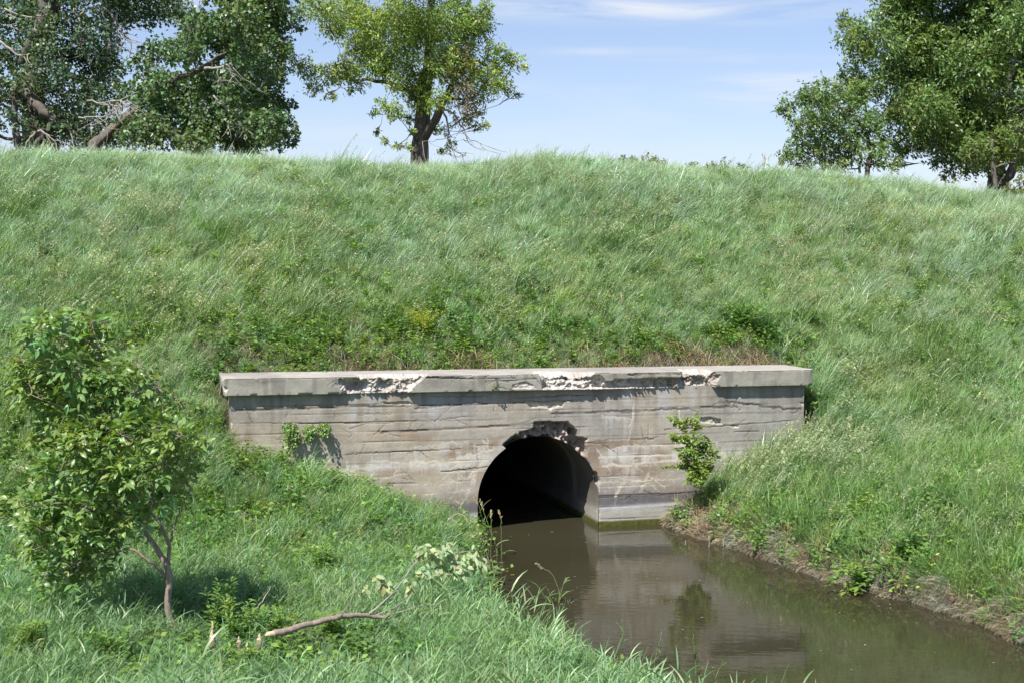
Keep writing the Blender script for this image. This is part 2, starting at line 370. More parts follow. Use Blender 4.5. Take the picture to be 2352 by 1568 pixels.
def build_wall():
    s0, s1 = SL + .10, SR - .10
    sg = np.linspace(s0, s1, 780); zg = np.linspace(-.4, ZB + .02, 218)
    S, Z = np.meshgrid(sg, zg, indexing='ij'); d0 = sg[1] - sg[0]
    # snap to arch
    sd = arch_sd(S, Z); inner = (sd < 0) & (sd > -2.2 * d0)
    up = Z > ZC
    r = np.hypot(S, Z - ZC) + 1e-9
    Sn = np.where(inner, np.where(up, S / r * RAD, np.sign(S) * RAD), S); Zn = np.where(inner & up, ZC + (Z - ZC) / r * RAD, Z)
    out = sd >= 0
    keep = out[:-1, :-1] | out[1:, :-1] | out[:-1, 1:] | out[1:, 1:]
    S, Z = Sn, Zn
    # boards
    zw = Z + .012 * (fbm(S * .9, Z * .3, 21) - .5) * 2 + .004 * (vnoise(S * 9, Z, 4) - .5)
    bi = np.searchsorted(BOARDS, zw.ravel()).reshape(zw.shape)
    joint = np.floor((S + bi * 1.37) / 2.9)
    br = _h(bi, joint, 5)
    D = .0045 * br + .004 * (fbm(S * 1.5, Z * 20, 8) - .5) + .003 * (fbm(S * 30, Z * 30, 11, 3) - .5) + .010 * (fbm(S * 2, Z * 2, 2) - .5)
    edge = np.min(np.abs(zw[..., None] - BOARDS[None, None]), -1)
    gm = sstep(.46, .72, fbm(S * .9, bi * 7.1, 41, 3))
    groove = np.exp(-(edge / .006) ** 2) * (.04 + .96 * gm)
    jd = np.abs(((S + bi * 1.37) / 2.9) % 1.0) * 2.9; jd = np.minimum(jd, 2.9 - jd)
    groove = np.maximum(groove, np.exp(-(jd / .005) ** 2) * .35)
    D += groove * .009
    # dark cracks
    dk = Canvas(sg, zg)
    for k, (a, b, amp, w) in enumerate([((-4.5, 1.88), (-1.2, 1.90), .03, 2), ((-1.9, 1.86), (.5, 1.93), .03, 1), ((-4.4, 1.70), (-2.2, 1.66), .015, 1), ((-3.2, 1.22), (-1.2, 1.25), .012, 1), ((1.3, 1.72), (3.2, 1.78), .03, 2), ((2.0, 1.45), (4.2, 1.55), .02, 1),
            ((-1.5, .92), (-.3, 1.02), .02, 1), ((.95, .47), (2.6, .47), .012, 1), ((2.9, 1.85), (4.3, 1.72), .05, 2), ((.7, 1.28), (1.9, 1.34), .03, 1), ((-.4, 1.98), (.9, 2.0), .03, 1), ((.2, 1.74), (1.7, 1.76), .012, 2), ((-2.4, 1.52), (.4, 1.60), .012, 2)]):
        dk.walk(a, b, amp, w, 100 + k, 1.0, 3)
    for k in range(26):
        q = rng.uniform([s0, .3], [s1, 2.05]); dk.walk(q, q + rng.normal(0, 1, 2) * [.05, .13], .015, 1, 300 + k, .55, 1)
    for k in range(26):
        q = rng.uniform([s0, .6], [s1, 2.05]); dk.walk(q, q + rng.normal(0, 1, 2) * [.35, .02], .015, 1, 340 + k, .6, 1)
    # pale efflorescence cracks
    wt = Canvas(sg, zg)
    for k, (a, b, amp, w) in enumerate([((-3.6, 1.00), (-1.5, 1.02), .06, 2), ((-2.6, 1.08), (-.7, 1.08), .05, 2), ((-1.5, 1.10), (-.75, 1.12), .04, 2), ((-1.2, 1.12), (-.6, 1.22), .04, 2), ((-1.1, .8), (-.8, 1.05), .06, 2), ((-1.3, .55), (-1.2, 1.08), .05, 1), ((-1.6, .7), (-1.0, .78), .04, 1),
            ((.95, 1.05), (3.2, 1.02), .05, 2), ((1.1, 1.18), (2.8, 1.20), .05, 1), ((1.0, .92), (2.3, .98), .03, 2), ((1.2, .45), (1.45, 1.0), .07, 2), ((1.6, .5), (1.75, .78), .04, 2), ((1.3, .72), (2.5, .66), .05, 1), ((1.0, .66), (1.9, .7), .05, 1), ((-1.2, .40), (-1.0, .9), .06, 1),
            ((1.4, 1.3), (1.5, 1.9), .04, 1), ((2.3, 1.1), (2.25, 1.8), .05, 1), ((-1.9, 1.3), (-1.1, 1.36), .04, 1), ((-.8, 1.4), (-.75, 1.02), .03, 1), ((-3.4, .85), (-2.0, .9), .04, 1)]):
        wt.walk(a, b, amp, w, 500 + k, 1.0, 3)
    for k in range(26):
        sx = rng.choice([rng.uniform(-1.9, -.95), rng.uniform(1.0, 2.9)]); q = np.array([sx, rng.uniform(.45, 1.3)])
        wt.walk(q, q + rng.normal(0, 1, 2) * [.16, .03], .03, 1, 700 + k, .7, 0)
    clip = out
    dkm = dk.m * clip; wtm = wt.m * clip
    D += dkm * .010 - wtm * .002
    # spalls
    spall = np.zeros_like(S); rough = fbm(S * 9, Z * 9, 61, 4) - .5; rough2 = (fbm(S * 24, Z * 24, 62, 3) - .5) * 1.8
    def sp(poly, depth, ew=.02, r1=.5):
        sdp = poly_sd(S + .02 * (fbm(S * 25, Z * 25, 71, 2) - .5), Z + .02 * (fbm(S * 25, Z * 25, 72, 2) - .5), poly)
        m = sstep(0, ew, sdp); return m, m * depth * (1 + r1 * rough * 2.5 + .5 * rough2)
    m, dd = sp(ARCH_SPALL, .19, .045, 1.1)
    low = sstep(.75, .45, Z); dd = dd * (1 - .62 * low); D = np.maximum(D, D + dd); spall = np.maximum(spall, m)
    arch_m = m
    for poly, dep in [(z7([(20, 350), (170, 368), (310, 350), (325, 370), (310, 400), (240, 415), (228, 432), (190, 410), (70, 405)]), .035),
                      (z7([(1305, 480), (1400, 474), (1480, 492), (1484, 532), (1400, 522), (1330, 515)]), .05), (z7([(1530, 535), (1625, 532), (1600, 556), (1560, 550)]), .02),
                      (z6([(1760, 488), (2050, 480), (2115, 522), (2060, 514), (1820, 512)]), .028), (z6([(225, 560), (300, 610), (315, 700), (285, 810), (225, 810)]), .045),
                      (z7([(1210, 495), (1240, 470), (1245, 480), (1225, 502)]), .02), (z7([(1595, 425), (1620, 412), (1618, 428)]), .025), (z7([(2040, 370), (2100, 362), (2080, 392)]), .02)]:
        m, dd = sp(toW(poly), dep, .012); D += dd; spall = np.maximum(spall, m)
    # ---------------- colour
    base = np.array([.408, .368, .312])
    tone = (.93 + .10 * br)[..., None] * base
    hue = fbm(S * .9 + 7, Z * 1.3, 91)[..., None]
    c = tone * (1 + (hue - .5) * np.array([.25, .12, -.10]) * 1.6)
    brown = sstep(.50, .72, fbm(S * 1.1, Z * 3.2, 93)) * sstep(-4, -2, S) * (1 - sstep(2.2, 3.4, S)) * sstep(1.75, 1.45, Z) * .8
    c = c * (1 - brown[..., None] * np.array([.22, .36, .48]))
    grey = sstep(2.0, 3.4, S) * .65; c = c * (1 - grey[..., None]) + grey[..., None] * np.array([.33, .325, .305]) * (.85 + .3 * fbm(S * 3, Z * 3, 95)[..., None])
    streak = sstep(.52, .75, fbm(S * 7, Z * .6, 97)) * sstep(1.3, 2.0, Z)
    c = c * (1 - .22 * streak[..., None]); 
    dk2 = sstep(.55, .72, fbm(S * 4.3, Z * .35, 197)) * sstep(1.0, 2.1, Z) * .45; c = c * (1 - dk2[..., None] * np.array([.55, .6, .62]))
    ws = sstep(.60, .8, fbm(S * 5, Z * .5, 98)) * sstep(1.2, 1.9, Z) * .5
    c = c * (1 - ws[..., None]) + ws[..., None] * np.array([.45, .46, .47])
    blot = sstep(.45, .7, fbm(S * 3.5, Z * 3.5, 99, 5)); c = c * (1 - .13 * blot[..., None])
    zl = Z + .02 * (fbm(S * 3, Z, 102) - .5) - .012 * (S - 1)
    dkb = sstep(.72, .45, zl); c = c * (1 - dkb[..., None] * np.array([.30, .33, .33]))
    damp = sstep(.50, .44, zl) * sstep(.27, .33, zl) * (.55 + .5 * fbm(S * 9, Z * 1.5, 103)); c = c * (1 - damp[..., None]) + damp[..., None] * np.array([.13, .125, .135])
    wl = np.exp(-((zl - .285) / .03) ** 2) * .8; pale = sstep(.30, .24, zl)
    c = c * (1 - pale[..., None]) + pale[..., None] * np.array([.40, .385, .345]) * (.9 + .2 * fbm(S * 4, Z * 9, 104)[..., None])
    c = c * (1 - wl[..., None]) + wl[..., None] * np.array([.48, .49, .52])
    dr = drips(wtm * sstep(.3, .9, Z), 11, 5, 60, sg) * (sstep(.85, 1.0, Z) * .9 + .35)
    c = c * (1 - np.clip(dr * .8, 0, 1)[..., None]) + np.clip(dr * .8, 0, 1)[..., None] * np.array([.56, .55, .53])
    bw = np.exp(-((Z - 1.05 - .05 * (fbm(S * 1.5, Z * 0, 191) - .5)) / .085) ** 2) * (((S > -2.9) & (S < -.6)) | ((S > .95) & (S < 3.3))) * sstep(.38, .62, fbm(S * 6, Z * 1.6, 192, 4)) * .95; bw = bw + .55 * sstep(.5, .7, fbm(S * 5, Z * 2, 193, 4)) * sstep(.45, .6, Z) * sstep(1.0, .85, Z) * sstep(1.9, 1.2, np.abs(S)); bw = np.clip(bw, 0, .9)[..., None]; c = c * (1 - bw) + bw * np.array([.60, .585, .55])
    c = c * (1 - wtm[..., None] * .92) + wtm[..., None] * .92 * np.array([.64, .58, .46])
    gd = np.clip(groove * .5 + dkm * .85, 0, 1)[..., None]; c = c * (1 - gd) + gd * np.array([.06, .055, .05])
    # pale render round the left side of the arch
    ring = sstep(.13, .02, np.abs(arch_sd(S, Z) - .04)) * (S < 0) * sstep(.9, 1.1, Z) * .6
    c = c * (1 - ring[..., None]) + ring[..., None] * np.array([.48, .46, .42])
    sc = np.where(arch_m[..., None] > .3, np.array([.42, .35, .30]), np.array([.50, .46, .38])) * (.75 + .5 * fbm(S * 22, Z * 22, 110, 3)[..., None])
    c = c * (1 - spall[..., None]) + spall[..., None] * sc
    alg = sstep(.095, .06, Z + .02 * (fbm(S * 6, Z, 105) - .5) - .004 * S); c = c * (1 - alg[..., None]) + alg[..., None] * np.array([.085, .095, .02]) * (.6 + .8 * fbm(S * 20, Z * 20, 106)[..., None])
    V = W(S, D - .004, Z).reshape(-1, 3)
    F = grid_faces(len(sg), len(zg), keep)[:, ::-1]
    C = np.clip(c, .01, .9).reshape(-1, 3)
    # returns at both ends
    off = len(V); Vs, Fs, Cs = [V], [F], [C]
    for e, (ii, flip) in enumerate(((0, False), (-1, True))):
        tt = np.linspace(0, .62, 40); Zc = zg[::2]; T, ZZ = np.meshgrid(tt, Zc, indexing='ij')
        base_t = np.interp(Zc, zg, (D - .004)[ii]); T = base_t[None] + T
        chip = .012 * (fbm(T * 12, ZZ * 9, 120 + e) - .3) * sstep(0, .03, T)
        Se = np.full_like(T, sg[ii]) + (1 if ii == 0 else -1) * chip
        Vs.append(W(Se, T, ZZ).reshape(-1, 3)); f = grid_faces(len(tt), len(Zc)) + off; Fs.append(f if flip else f[:, ::-1]); off += T.size
        Cs.append((np.array([.33, .31, .28]) * (.8 + .4 * fbm(T * 5, ZZ * 7, 44)[..., None])).reshape(-1, 3))
    bt = lambda S0, Z0: None
    return np.concatenate(Vs), np.concatenate(Fs), np.concatenate(Cs), (sg, zg, D)
hw = empty('culvert_headwall', W(np.array(0.), np.array(0.), np.array(0.)), 'weathered board-formed concrete headwall with a broken top ledge and round opening', 'headwall')
V, F, C, (sg, zg, Dw) = build_wall()
mesh_obj('wall_face', V, F, m_conc, hw, C, smooth=True)

def build_coping():
    sg = np.linspace(SL, SR, 830)
    prof = [(.30, ZB, 0)]; 
    prof = [(t, ZB, 0) for t in np.linspace(.28, -.10, 30)][:-1] + [(-.10, z, 1) for z in np.linspace(ZB, ZT, 27)][:-1] + [(t, ZT, 2) for t in np.linspace(-.10, .90, 70)] + [(.90, z, 3) for z in np.linspace(ZT, ZB - .15, 12)][1:]
    pt = np.array([p[0] for p in prof]); pz = np.array([p[1] for p in prof]); pk = np.array([p[2] for p in prof])
    S, T = np.meshgrid(sg, pt, indexing='ij'); _, Z = np.meshgrid(sg, pz, indexing='ij'); K = np.broadcast_to(pk, S.shape)
    # front thickness shrinks a little to the right
    zb = ZB + .0 * S
    zz = np.where(K == 2, ZT + (T + .10) * .30, Z)           # unrolled height
    P1 = z6([(1330, 243), (1340, 315), (1380, 400), (1430, 440), (1520, 440), (1900, 440), (2066, 440), (2062, 385), (2110, 330), (2160, 290), (2220, 230), (2262, 190), (2290, 150), (1540, 150), (1560, 205), (1530, 236)])
    P2 = z7([(140, 165), (95, 125), (150, 85), (300, 92), (560, 128), (555, 162), (600, 165), (640, 208), (720, 190), (860, 187), (990, 182), (1180, 182), (1205, 118), (1240, 70), (1400, 70), (1425, 120), (1478, 170), (1440, 238), (1440, 275), (165, 275)])
    P3 = z6([(225, 260), (238, 320), (275, 345), (262, 455), (100, 455), (150, 300)])
    P4 = z7([(40, 212), (100, 236), (130, 270), (-60, 270), (-60, 235)])
    j1 = .022 * (fbm(S * 22, zz * 22, 201, 3) - .5); j2 = .022 * (fbm(S * 22, zz * 22, 202, 3) - .5)
    big = fbm(S * 6, zz * 6, 203, 4) - .5; fine = fbm(S * 30, zz * 34, 204, 3) - .5; fine2 = fbm(S * 52, zz * 60, 206, 2) - .5; rid = np.abs(fbm(S * 13, zz * 16, 205, 3) - .5) * 2
    Df = np.zeros_like(S); M = np.zeros_like(S)
    for P, dep, ew in ((P1, .12, .10), (P2, .10, .045), (P3, .05, .03), (P4, .018, .02)):
        sd = poly_sd(S + j1, zz + j2, toW(P, -.10)); m = sstep(0, .012, sd)
        if P is P1: e = sstep(0, .28, sd) * .6 + .4 * sstep(0, .05, sd)
        else: e = sstep(0, ew, sd)
        d = m * e * dep * (1 + 2.2 * big) + m * (.05 * (rid - .25) + .05 * fine + .05 * fine2) * (1 if dep > .06 else .4)
        Df = np.maximum(Df, np.clip(d, 0, .26)); M = np.maximum(M, m)
    # deep hollows
    hol = np.exp(-(((S - on_wall(*z6([(1560, 300)])[0], -.1)[0]) / .12) ** 2 + ((zz - 2.22) / .07) ** 2)) + np.exp(-(((S - on_wall(*z7([(390, 170)])[0], -.1)[0]) / .22) ** 2 + ((zz - 2.27) / .035) ** 2)) + np.exp(-(((S - on_wall(*z7([(1225, 150)])[0], -.1)[0]) / .07) ** 2 + ((zz - 2.28) / .08) ** 2))
    Df = Df + .13 * np.clip(hol, 0, 1) * M
    # surface unevenness and cracks
    Df0 = .004 * (fbm(S * 3, zz * 8, 210) - .5) + .002 * (fbm(S * 40, zz * 40, 211) - .5)
    ck = Canvas(sg, np.linspace(ZB - .02, ZT + .02, 40))
    for k, (a, b, amp) in enumerate([(z6([(940, 243)]), z6([(1320, 238)]), .01), (z7([(-250, 215)]), z7([(120, 195)]), .015), (z7([(-220, 150)]), z7([(130, 155)]), .008), (z7([(800, 165)]), z7([(1180, 160)]), .01), (z6([(2220, 250)]), z7([(-40, 190)]), .012), (z7([(-180, 190)]), z7([(-150, 262)]), .01), (z6([(1330, 240)]), z6([(1345, 315)]), .004)]):
        ck.walk(toW(a, -.1)[0], toW(b, -.1)[0], amp, 2, 900 + k, 1, 2)
    jz = np.clip(((zz - ck.zg[0]) / (ck.zg[1] - ck.zg[0])).round().astype(int), 0, 39)
    ckm = ck.m[np.arange(len(sg))[:, None], jz] * (K == 1)
    Df0 += ckm * .012
    chipm = sstep(.60, .72, fbm(S * 7, S * 0 + 3, 230, 3)) * np.exp(-((zz - ZB) / .018) ** 2) + sstep(.55, .70, fbm(S * 6, S * 0 + 9, 231, 3)) * np.exp(-((zz - ZT) / .016) ** 2); Df0 = Df0 + .022 * chipm * (K == 1)
    line = np.exp(-((zz - (ZT - .062)) / .004) ** 2) * (K == 1)
    j = np.argmax(pk == 1); jt = np.where(pk == 1)[0]; Dtop = Df[:, jt[-1]]           # depth at the upper edge of the front
    Dbot = Df[:, jt[0]]
    T2 = T.copy(); Z2_ = Z.copy()
    fr = K == 1; T2 = np.where(fr, -.10 + Df + Df0, T2)
    top = K == 2; Dt = np.clip(Df * .75 * sstep(.9, .1, T), 0, .14); T2 = np.where(top, np.maximum(T, -.10 + Dtop[:, None] + 0 * T), T2)
    Z2_ = np.where(top, ZT - Dt - Df0, Z2_)
    edge_drop = Dt[:, np.where(pk == 2)[0][0]]
    Z2_ = np.where(fr, np.minimum(Z2_, ZT - edge_drop[:, None] - .0005), Z2_)
    bot = K == 0; T2 = np.where(bot, np.maximum(T, -.10 + Dbot[:, None]), T2)
    # worn arrises
    Z2_ = Z2_ - np.where(top, .010 * np.exp(-((T + .10) / .02) ** 2), 0); 
    endr = .05 * np.exp(-((S - SR) / .035) ** 2); T2 = np.where(fr | bot, T2 + endr * .4, T2)
    V = W(S, T2, Z2_).reshape(-1, 3); F = grid_faces(len(sg), len(pt))
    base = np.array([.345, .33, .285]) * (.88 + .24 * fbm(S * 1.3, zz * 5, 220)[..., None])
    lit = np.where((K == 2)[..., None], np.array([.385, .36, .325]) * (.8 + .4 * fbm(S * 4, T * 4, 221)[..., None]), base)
    sp = np.array([.53, .495, .45]) * (.50 + .85 * fbm(S * 18, zz * 18, 222, 4)[..., None])
    dirt = sstep(.40, .7, fbm(S * 3.3, zz * 5, 224))[..., None] * .7 * sstep(1.2, 2.0, S)[..., None] + sstep(.55, .8, fbm(S * 5, zz * 8, 225))[..., None] * .4
    sp = sp * (1 - dirt) + dirt * np.array([.32, .25, .19])
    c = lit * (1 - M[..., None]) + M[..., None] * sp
    stn = sstep(.5, .72, fbm(S * 8, zz * 1.2, 233)) * (K == 1) * .28 + sstep(.48, .7, fbm(S * 1.2, zz * 3, 234)) * .2; c = c * (1 - (stn * (1 - M))[..., None])
    g = np.clip(ckm * .9 + line * .15, 0, 1)[..., None]; c = c * (1 - g) + g * .05
    Cc = c.reshape(-1, 3)
    # end caps
    n = len(pt); F = [F]
    Vc = []
    for e, i in enumerate((0, len(sg) - 1)):
        ring = i * n + np.arange(n); cen = len(V) + e; Vc.append(V[ring].mean(0) + 0)
        tri = np.stack([np.full(n - 1, cen), ring[:-1], ring[1:]], -1); F.append(tri if e == 0 else tri[:, ::-1])
    V = np.concatenate([V, np.array(Vc)]); Cc = np.concatenate([Cc, np.tile([[.40, .38, .34]], (2, 1))])
    return V, F, Cc
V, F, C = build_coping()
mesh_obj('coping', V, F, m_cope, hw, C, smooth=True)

def build_barrel():
    ang = np.concatenate([np.full(16, 0.), np.linspace(0, math.pi, 90), np.full(16, math.pi)])
    zz = np.concatenate([np.linspace(-.5, ZC - .03, 16), np.zeros(90), np.linspace(ZC - .03, -.5, 16)])
    ps = RAD * np.cos(ang); pz = np.where((np.arange(len(ang)) < 16) | (np.arange(len(ang)) >= 106), zz, ZC + RAD * np.sin(ang))
    q = np.clip(((ps * 1.02 - sg[0]) / (sg[1] - sg[0])).round().astype(int), 0, len(sg) - 1); r = np.clip(((pz + .01 - zg[0]) / (zg[1] - zg[0])).round().astype(int), 0, len(zg) - 1)
    t0 = np.clip(Dw[q, r] * .80 - .006, -.004, .13)
    td = np.concatenate([[0, .02], np.geomspace(.06, 18, 90)])
    T = t0[:, None] * np.exp(-td[None] * 4) + td[None] - 0
    S = np.repeat(ps[:, None], len(td), 1); Z = np.repeat(pz[:, None], len(td), 1)
    u = np.arange(len(ang))[:, None] * .028
    rr = 1 + .004 * (fbm(T * 3, u * 4, 301) - .5) * 2 - .004 * np.exp(-((T % 1.22) - .1) ** 2 / .0008)
    S = S * rr
    V = W(S, T, Z).reshape(-1, 3); F = grid_faces(len(ang), len(td))
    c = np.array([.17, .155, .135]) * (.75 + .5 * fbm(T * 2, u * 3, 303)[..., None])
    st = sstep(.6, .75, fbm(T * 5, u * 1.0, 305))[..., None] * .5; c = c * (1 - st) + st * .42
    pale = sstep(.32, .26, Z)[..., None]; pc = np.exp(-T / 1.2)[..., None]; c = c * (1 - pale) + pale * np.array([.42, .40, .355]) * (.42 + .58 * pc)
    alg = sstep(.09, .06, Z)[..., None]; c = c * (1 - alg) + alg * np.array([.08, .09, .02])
    Vs = [V]; cen = len(V); Vs.append(W(np.array([0.]), np.array([T[:, -1].max()]), np.array([.4])))
    ring = np.arange(len(ang)) * len(td) + len(td) - 1; tri = np.stack([np.full(len(ring) - 1, cen), ring[:-1], ring[1:]], -1)  # added end cap closes the barrel so no daylight shows at the far end
    return np.concatenate(Vs), [F, tri], np.concatenate([c.reshape(-1, 3), [[.1, .1, .1]]])
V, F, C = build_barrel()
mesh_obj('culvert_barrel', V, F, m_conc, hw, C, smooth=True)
# ------------------------------------------------------------------ blades, leaves
def ribbons(root, az, tilt, curv, L, w, col, nseg=4, twist=None, prof=None, tipcol=None, side_bend=None):
    n = len(root); u = np.linspace(0, 1, nseg + 1)
    phi = tilt[:, None] + curv[:, None] * u[None]; azz = az[:, None] + (0 if side_bend is None else side_bend[:, None] * u[None])
    d = np.stack([np.sin(phi) * np.cos(azz), np.sin(phi) * np.sin(azz), np.cos(phi)], -1)
    P = np.concatenate([np.zeros((n, 1, 3)), np.cumsum((d[:, 1:] + d[:, :-1]) / 2 * (L[:, None, None] / nseg), 1)], 1) + root[:, None]
    side = np.stack([-np.sin(azz), np.cos(azz), 0 * azz], -1); nr = np.cross(side, d)
    tw = rng.uniform(-1.2, 1.2, n) if twist is None else twist
    wd = np.cos(tw)[:, None, None] * side + np.sin(tw)[:, None, None] * nr
    pr = np.interp(u, [0, .25, .6, .85, 1], [.55, 1, .85, .5, .06]) if prof is None else prof
    wd = wd * (w[:, None] * pr[None] / 2)[..., None]
    V = np.stack([P - wd, P + wd], 2).reshape(-1, 3)
    b = np.arange(n)[:, None] * (2 * (nseg + 1)) + np.arange(nseg)[None] * 2
    F = np.stack([b, b + 1, b + 3, b + 2], -1).reshape(-1, 4)
    c = np.repeat(col[:, None], nseg + 1, 1)
    if tipcol is not None: c = c * (1 - u[None, :, None] ** 2 * .5) + tipcol * u[None, :, None] ** 2 * .5
    C = np.repeat(c, 2, 1).reshape(-1, 3)
    return V, F, C, P
def leaves(P, A, Nn, L, w, col, fold=.18):
    A = A / (np.linalg.norm(A, axis=1, keepdims=True) + 1e-9); s = np.cross(A, Nn); s /= np.linalg.norm(s, axis=1, keepdims=True) + 1e-9; Nn = np.cross(s, A)
    L = L[:, None]; w = w[:, None]
    V = np.stack([P, P + A * L * .42 + s * w / 2 + Nn * w * fold, P + A * L - Nn * L * .12, P + A * L * .42 - s * w / 2 + Nn * w * fold], 1).reshape(-1, 3)
    F = np.arange(len(P) * 4).reshape(-1, 4); return V, F, np.repeat(col, 4, 0)
def leaves_hi(P, A, Nn, L, w, col, droop=.25):
    """eight-point leaf with a folded midrib and a drooping pointed tip"""
    A = A / (np.linalg.norm(A, axis=1, keepdims=True) + 1e-9); s = np.cross(A, Nn); s /= np.linalg.norm(s, axis=1, keepdims=True) + 1e-9; Nn = np.cross(s, A)
    L = L[:, None]; w = w[:, None]; q = []
    for u, ww, nn in ((0, 0, 0), (.22, .8, .02), (.55, 1, 0), (.82, .5, -.07), (1, 0, -.16)):
        m = P + A * L * u + Nn * L * nn * droop * 4
        if ww: q += [m + s * w / 2 * ww + Nn * w * .16 * ww, m, m - s * w / 2 * ww + Nn * w * .16 * ww]
        else: q.append(m)
    V = np.stack(q, 1).reshape(-1, 3); b = np.arange(len(P))[:, None] * 11
    quad = np.array([[1, 4, 5, 2], [2, 5, 6, 3], [4, 7, 8, 5], [5, 8, 9, 6]]); tri = np.array([[0, 1, 2], [0, 2, 3], [7, 10, 8], [8, 10, 9]])
    return V, [(b[:, :, None] + quad[None]).reshape(-1, 4), (b[:, :, None] + tri[None]).reshape(-1, 3)], np.repeat(col, 11, 0)
def join(parts):
    Vs, Q, T, Cs, off = [], [], [], [], 0
    for V, F, C in parts:
        for f in (F if isinstance(F, list) else [F]): (Q if f.shape[1] == 4 else T).append(f + off)
        Vs.append(V); Cs.append(C); off += len(V)
    out = ([np.concatenate(Q)] if Q else []) + ([np.concatenate(T)] if T else [])
    return np.concatenate(Vs), out, np.concatenate(Cs)
U = lambda a, b, n: rng.uniform(a, b, n)
def tone(base, n, v=.22, hue=.12):
    c = np.array(base)[None] * (1 + rng.uniform(-v, v, (n, 1))); return np.clip(c * (1 + rng.normal(0, hue, (n, 3)) * np.array([1, .35, .8])), .002, .95)

# ------------------------------------------------------------------ grass clumps
m_grass = leaf_mat('grass_blades', (1, 1, 1), .34, .38, .7, .28, ((.94, .98, 1.02), (1.06, 1.02, .95)), (1.1, 1.25, .55), True, .28)
m_fore = leaf_mat('bank_grass_blades', (1, 1, 1), .34, .40, .5, .9, ((.93, 1.0, 1.0), (1.08, 1.02, .92)), (1.1, 1.25, .55), True, .25)
m_weed = leaf_mat('weed_leaves', (1, 1, 1), .35, .45, .45, 1.1, ((.85, 1.0, 1.1), (1.3, 1.05, .8)), (1.2, 1.3, .4), True, .25)
m_dry = leaf_mat('dry_stalks', (1, 1, 1), .15, .8, .1, 2.0, ((.9, 1, 1), (1.15, 1, .9)), (1, .97, .8), True, .3)
def clump_hill(base, n=70, r=.14, Ls=(.20, .46), panic=0, seed=0):
    th = U(0, 6.28, n); rr = r * np.sqrt(U(0, 1, n)); root = np.stack([rr * np.cos(th), rr * np.sin(th), np.full(n, -.03)], -1)
    az = rng.normal(0, 1.15, n); L = U(*Ls, n)
    P = [ribbons(root, az, U(.0, .6, n), U(.1, 1.1, n), L, U(.005, .010, n), tone(base, n, .38), 4, tipcol=np.array(base) * np.array([1.35, 1.15, 1.1]))[:3]]
    k = panic
    if k:
        root = np.stack([U(-r, r, k), U(-r, r, k), np.zeros(k)], -1); az = rng.normal(0, .5, k); L = U(.50, .78, k)
        V, F, C, pth = ribbons(root, az, U(.05, .3, k), U(.4, .8, k), L, np.full(k, .006), tone((.17, .24, .09), k), 6); P.append((V, F, C))
        m = 22
        for i in range(k):
            u = rng.uniform(.0, 1, m); a = pth[i, -3]; b = pth[i, -1]; q = a + (b - a) * u[:, None]
            dr = np.stack([U(.2, 1.1, m), rng.normal(0, .55, m), U(-.9, .5, m)], -1)
            P.append(leaves(q, dr, rng.normal(0, 1, (m, 3)), U(.022, .052, m) * (1.2 - .5 * u), U(.005, .010, m), tone((.48, .52, .31), m)))
    return join(P)
def clump_fore(base, n=14, r=.17, H=(.18, .50)):
    P = []
    root = np.stack([U(-r, r, n), U(-r, r, n), np.full(n, -.03)], -1); az = U(0, 6.28, n) * .6 - 1.2; L = U(*H, n)
    V, F, C, pth = ribbons(root, az, U(0, .25, n), U(.1, .4, n), L, np.full(n, .006), tone(np.array(base) * 1.1, n), 5); P.append((V, F, C))
    for i in range(n):
        k = 8; ui = np.clip(np.linspace(.1, 1.0, k) + U(-.05, .05, k), 0, 1); q = np.stack([np.interp(ui, np.linspace(0, 1, 6), pth[i, :, a]) for a in range(3)], -1)
        az2 = rng.normal(.2, 1.5, k); Lf = U(.12, .25, k)
        P.append(ribbons(q, az2, U(.2, .8, k), U(.1, 1.0, k), Lf, U(.007, .013, k), tone(base, k), 4, tipcol=np.array(base) * 1.25)[:3])
    return join(P)
def clump_mid(base, n=50, r=.15, Ls=(.15, .55), w=(.004, .009)):
    th = U(0, 6.28, n); rr = r * np.sqrt(U(0, 1, n)); root = np.stack([rr * np.cos(th), rr * np.sin(th), np.full(n, -.03)], -1)
    return join([ribbons(root, rng.normal(.2, 1.6, n), U(.02, .6, n), U(.1, 1.0, n), U(*Ls, n), U(*w, n), tone(base, n), 4, tipcol=np.array(base) * 1.25)[:3]])
def clump_weed(base, n=46, r=.16, H=.3, L=(.035, .075)):
    P = []; ns = 6
    root = np.stack([U(-r, r, ns) * .7, U(-r, r, ns) * .7, np.full(ns, -.02)], -1)
    V, F, C, pth = ribbons(root, U(0, 6.28, ns), U(0, .5, ns), U(0, .5, ns), U(H * .5, H, ns), np.full(ns, .005), tone((.10, .13, .05), ns), 4); P.append((V, F, C))
    for i in range(ns):
        k = n // ns; u = U(.15, 1, k); q = np.stack([np.interp(u, np.linspace(0, 1, 5), pth[i, :, a]) for a in range(3)], -1); a = U(0, 6.28, k)
        A = np.stack([np.cos(a), np.sin(a), U(-.3, .5, k)], -1); q = q + A * U(.0, .05, k)[:, None]
        P.append(leaves(q, A, np.stack([rng.normal(0, .4, k), rng.normal(0, .4, k), np.ones(k)], -1), U(*L, k), U(*L, k) * .62, tone(base, k)))
    return join(P)
def clump_dry(base, n=40, r=.14, Ls=(.10, .30)):
    root = np.stack([U(-r, r, n), U(-r, r, n), np.full(n, -.01)], -1)
    return join([ribbons(root, U(0, 6.28, n), U(.2, 1.3, n), U(-.3, 1.3, n), U(*Ls, n), U(.004, .008, n), tone(base, n, .35), 4)[:3]])
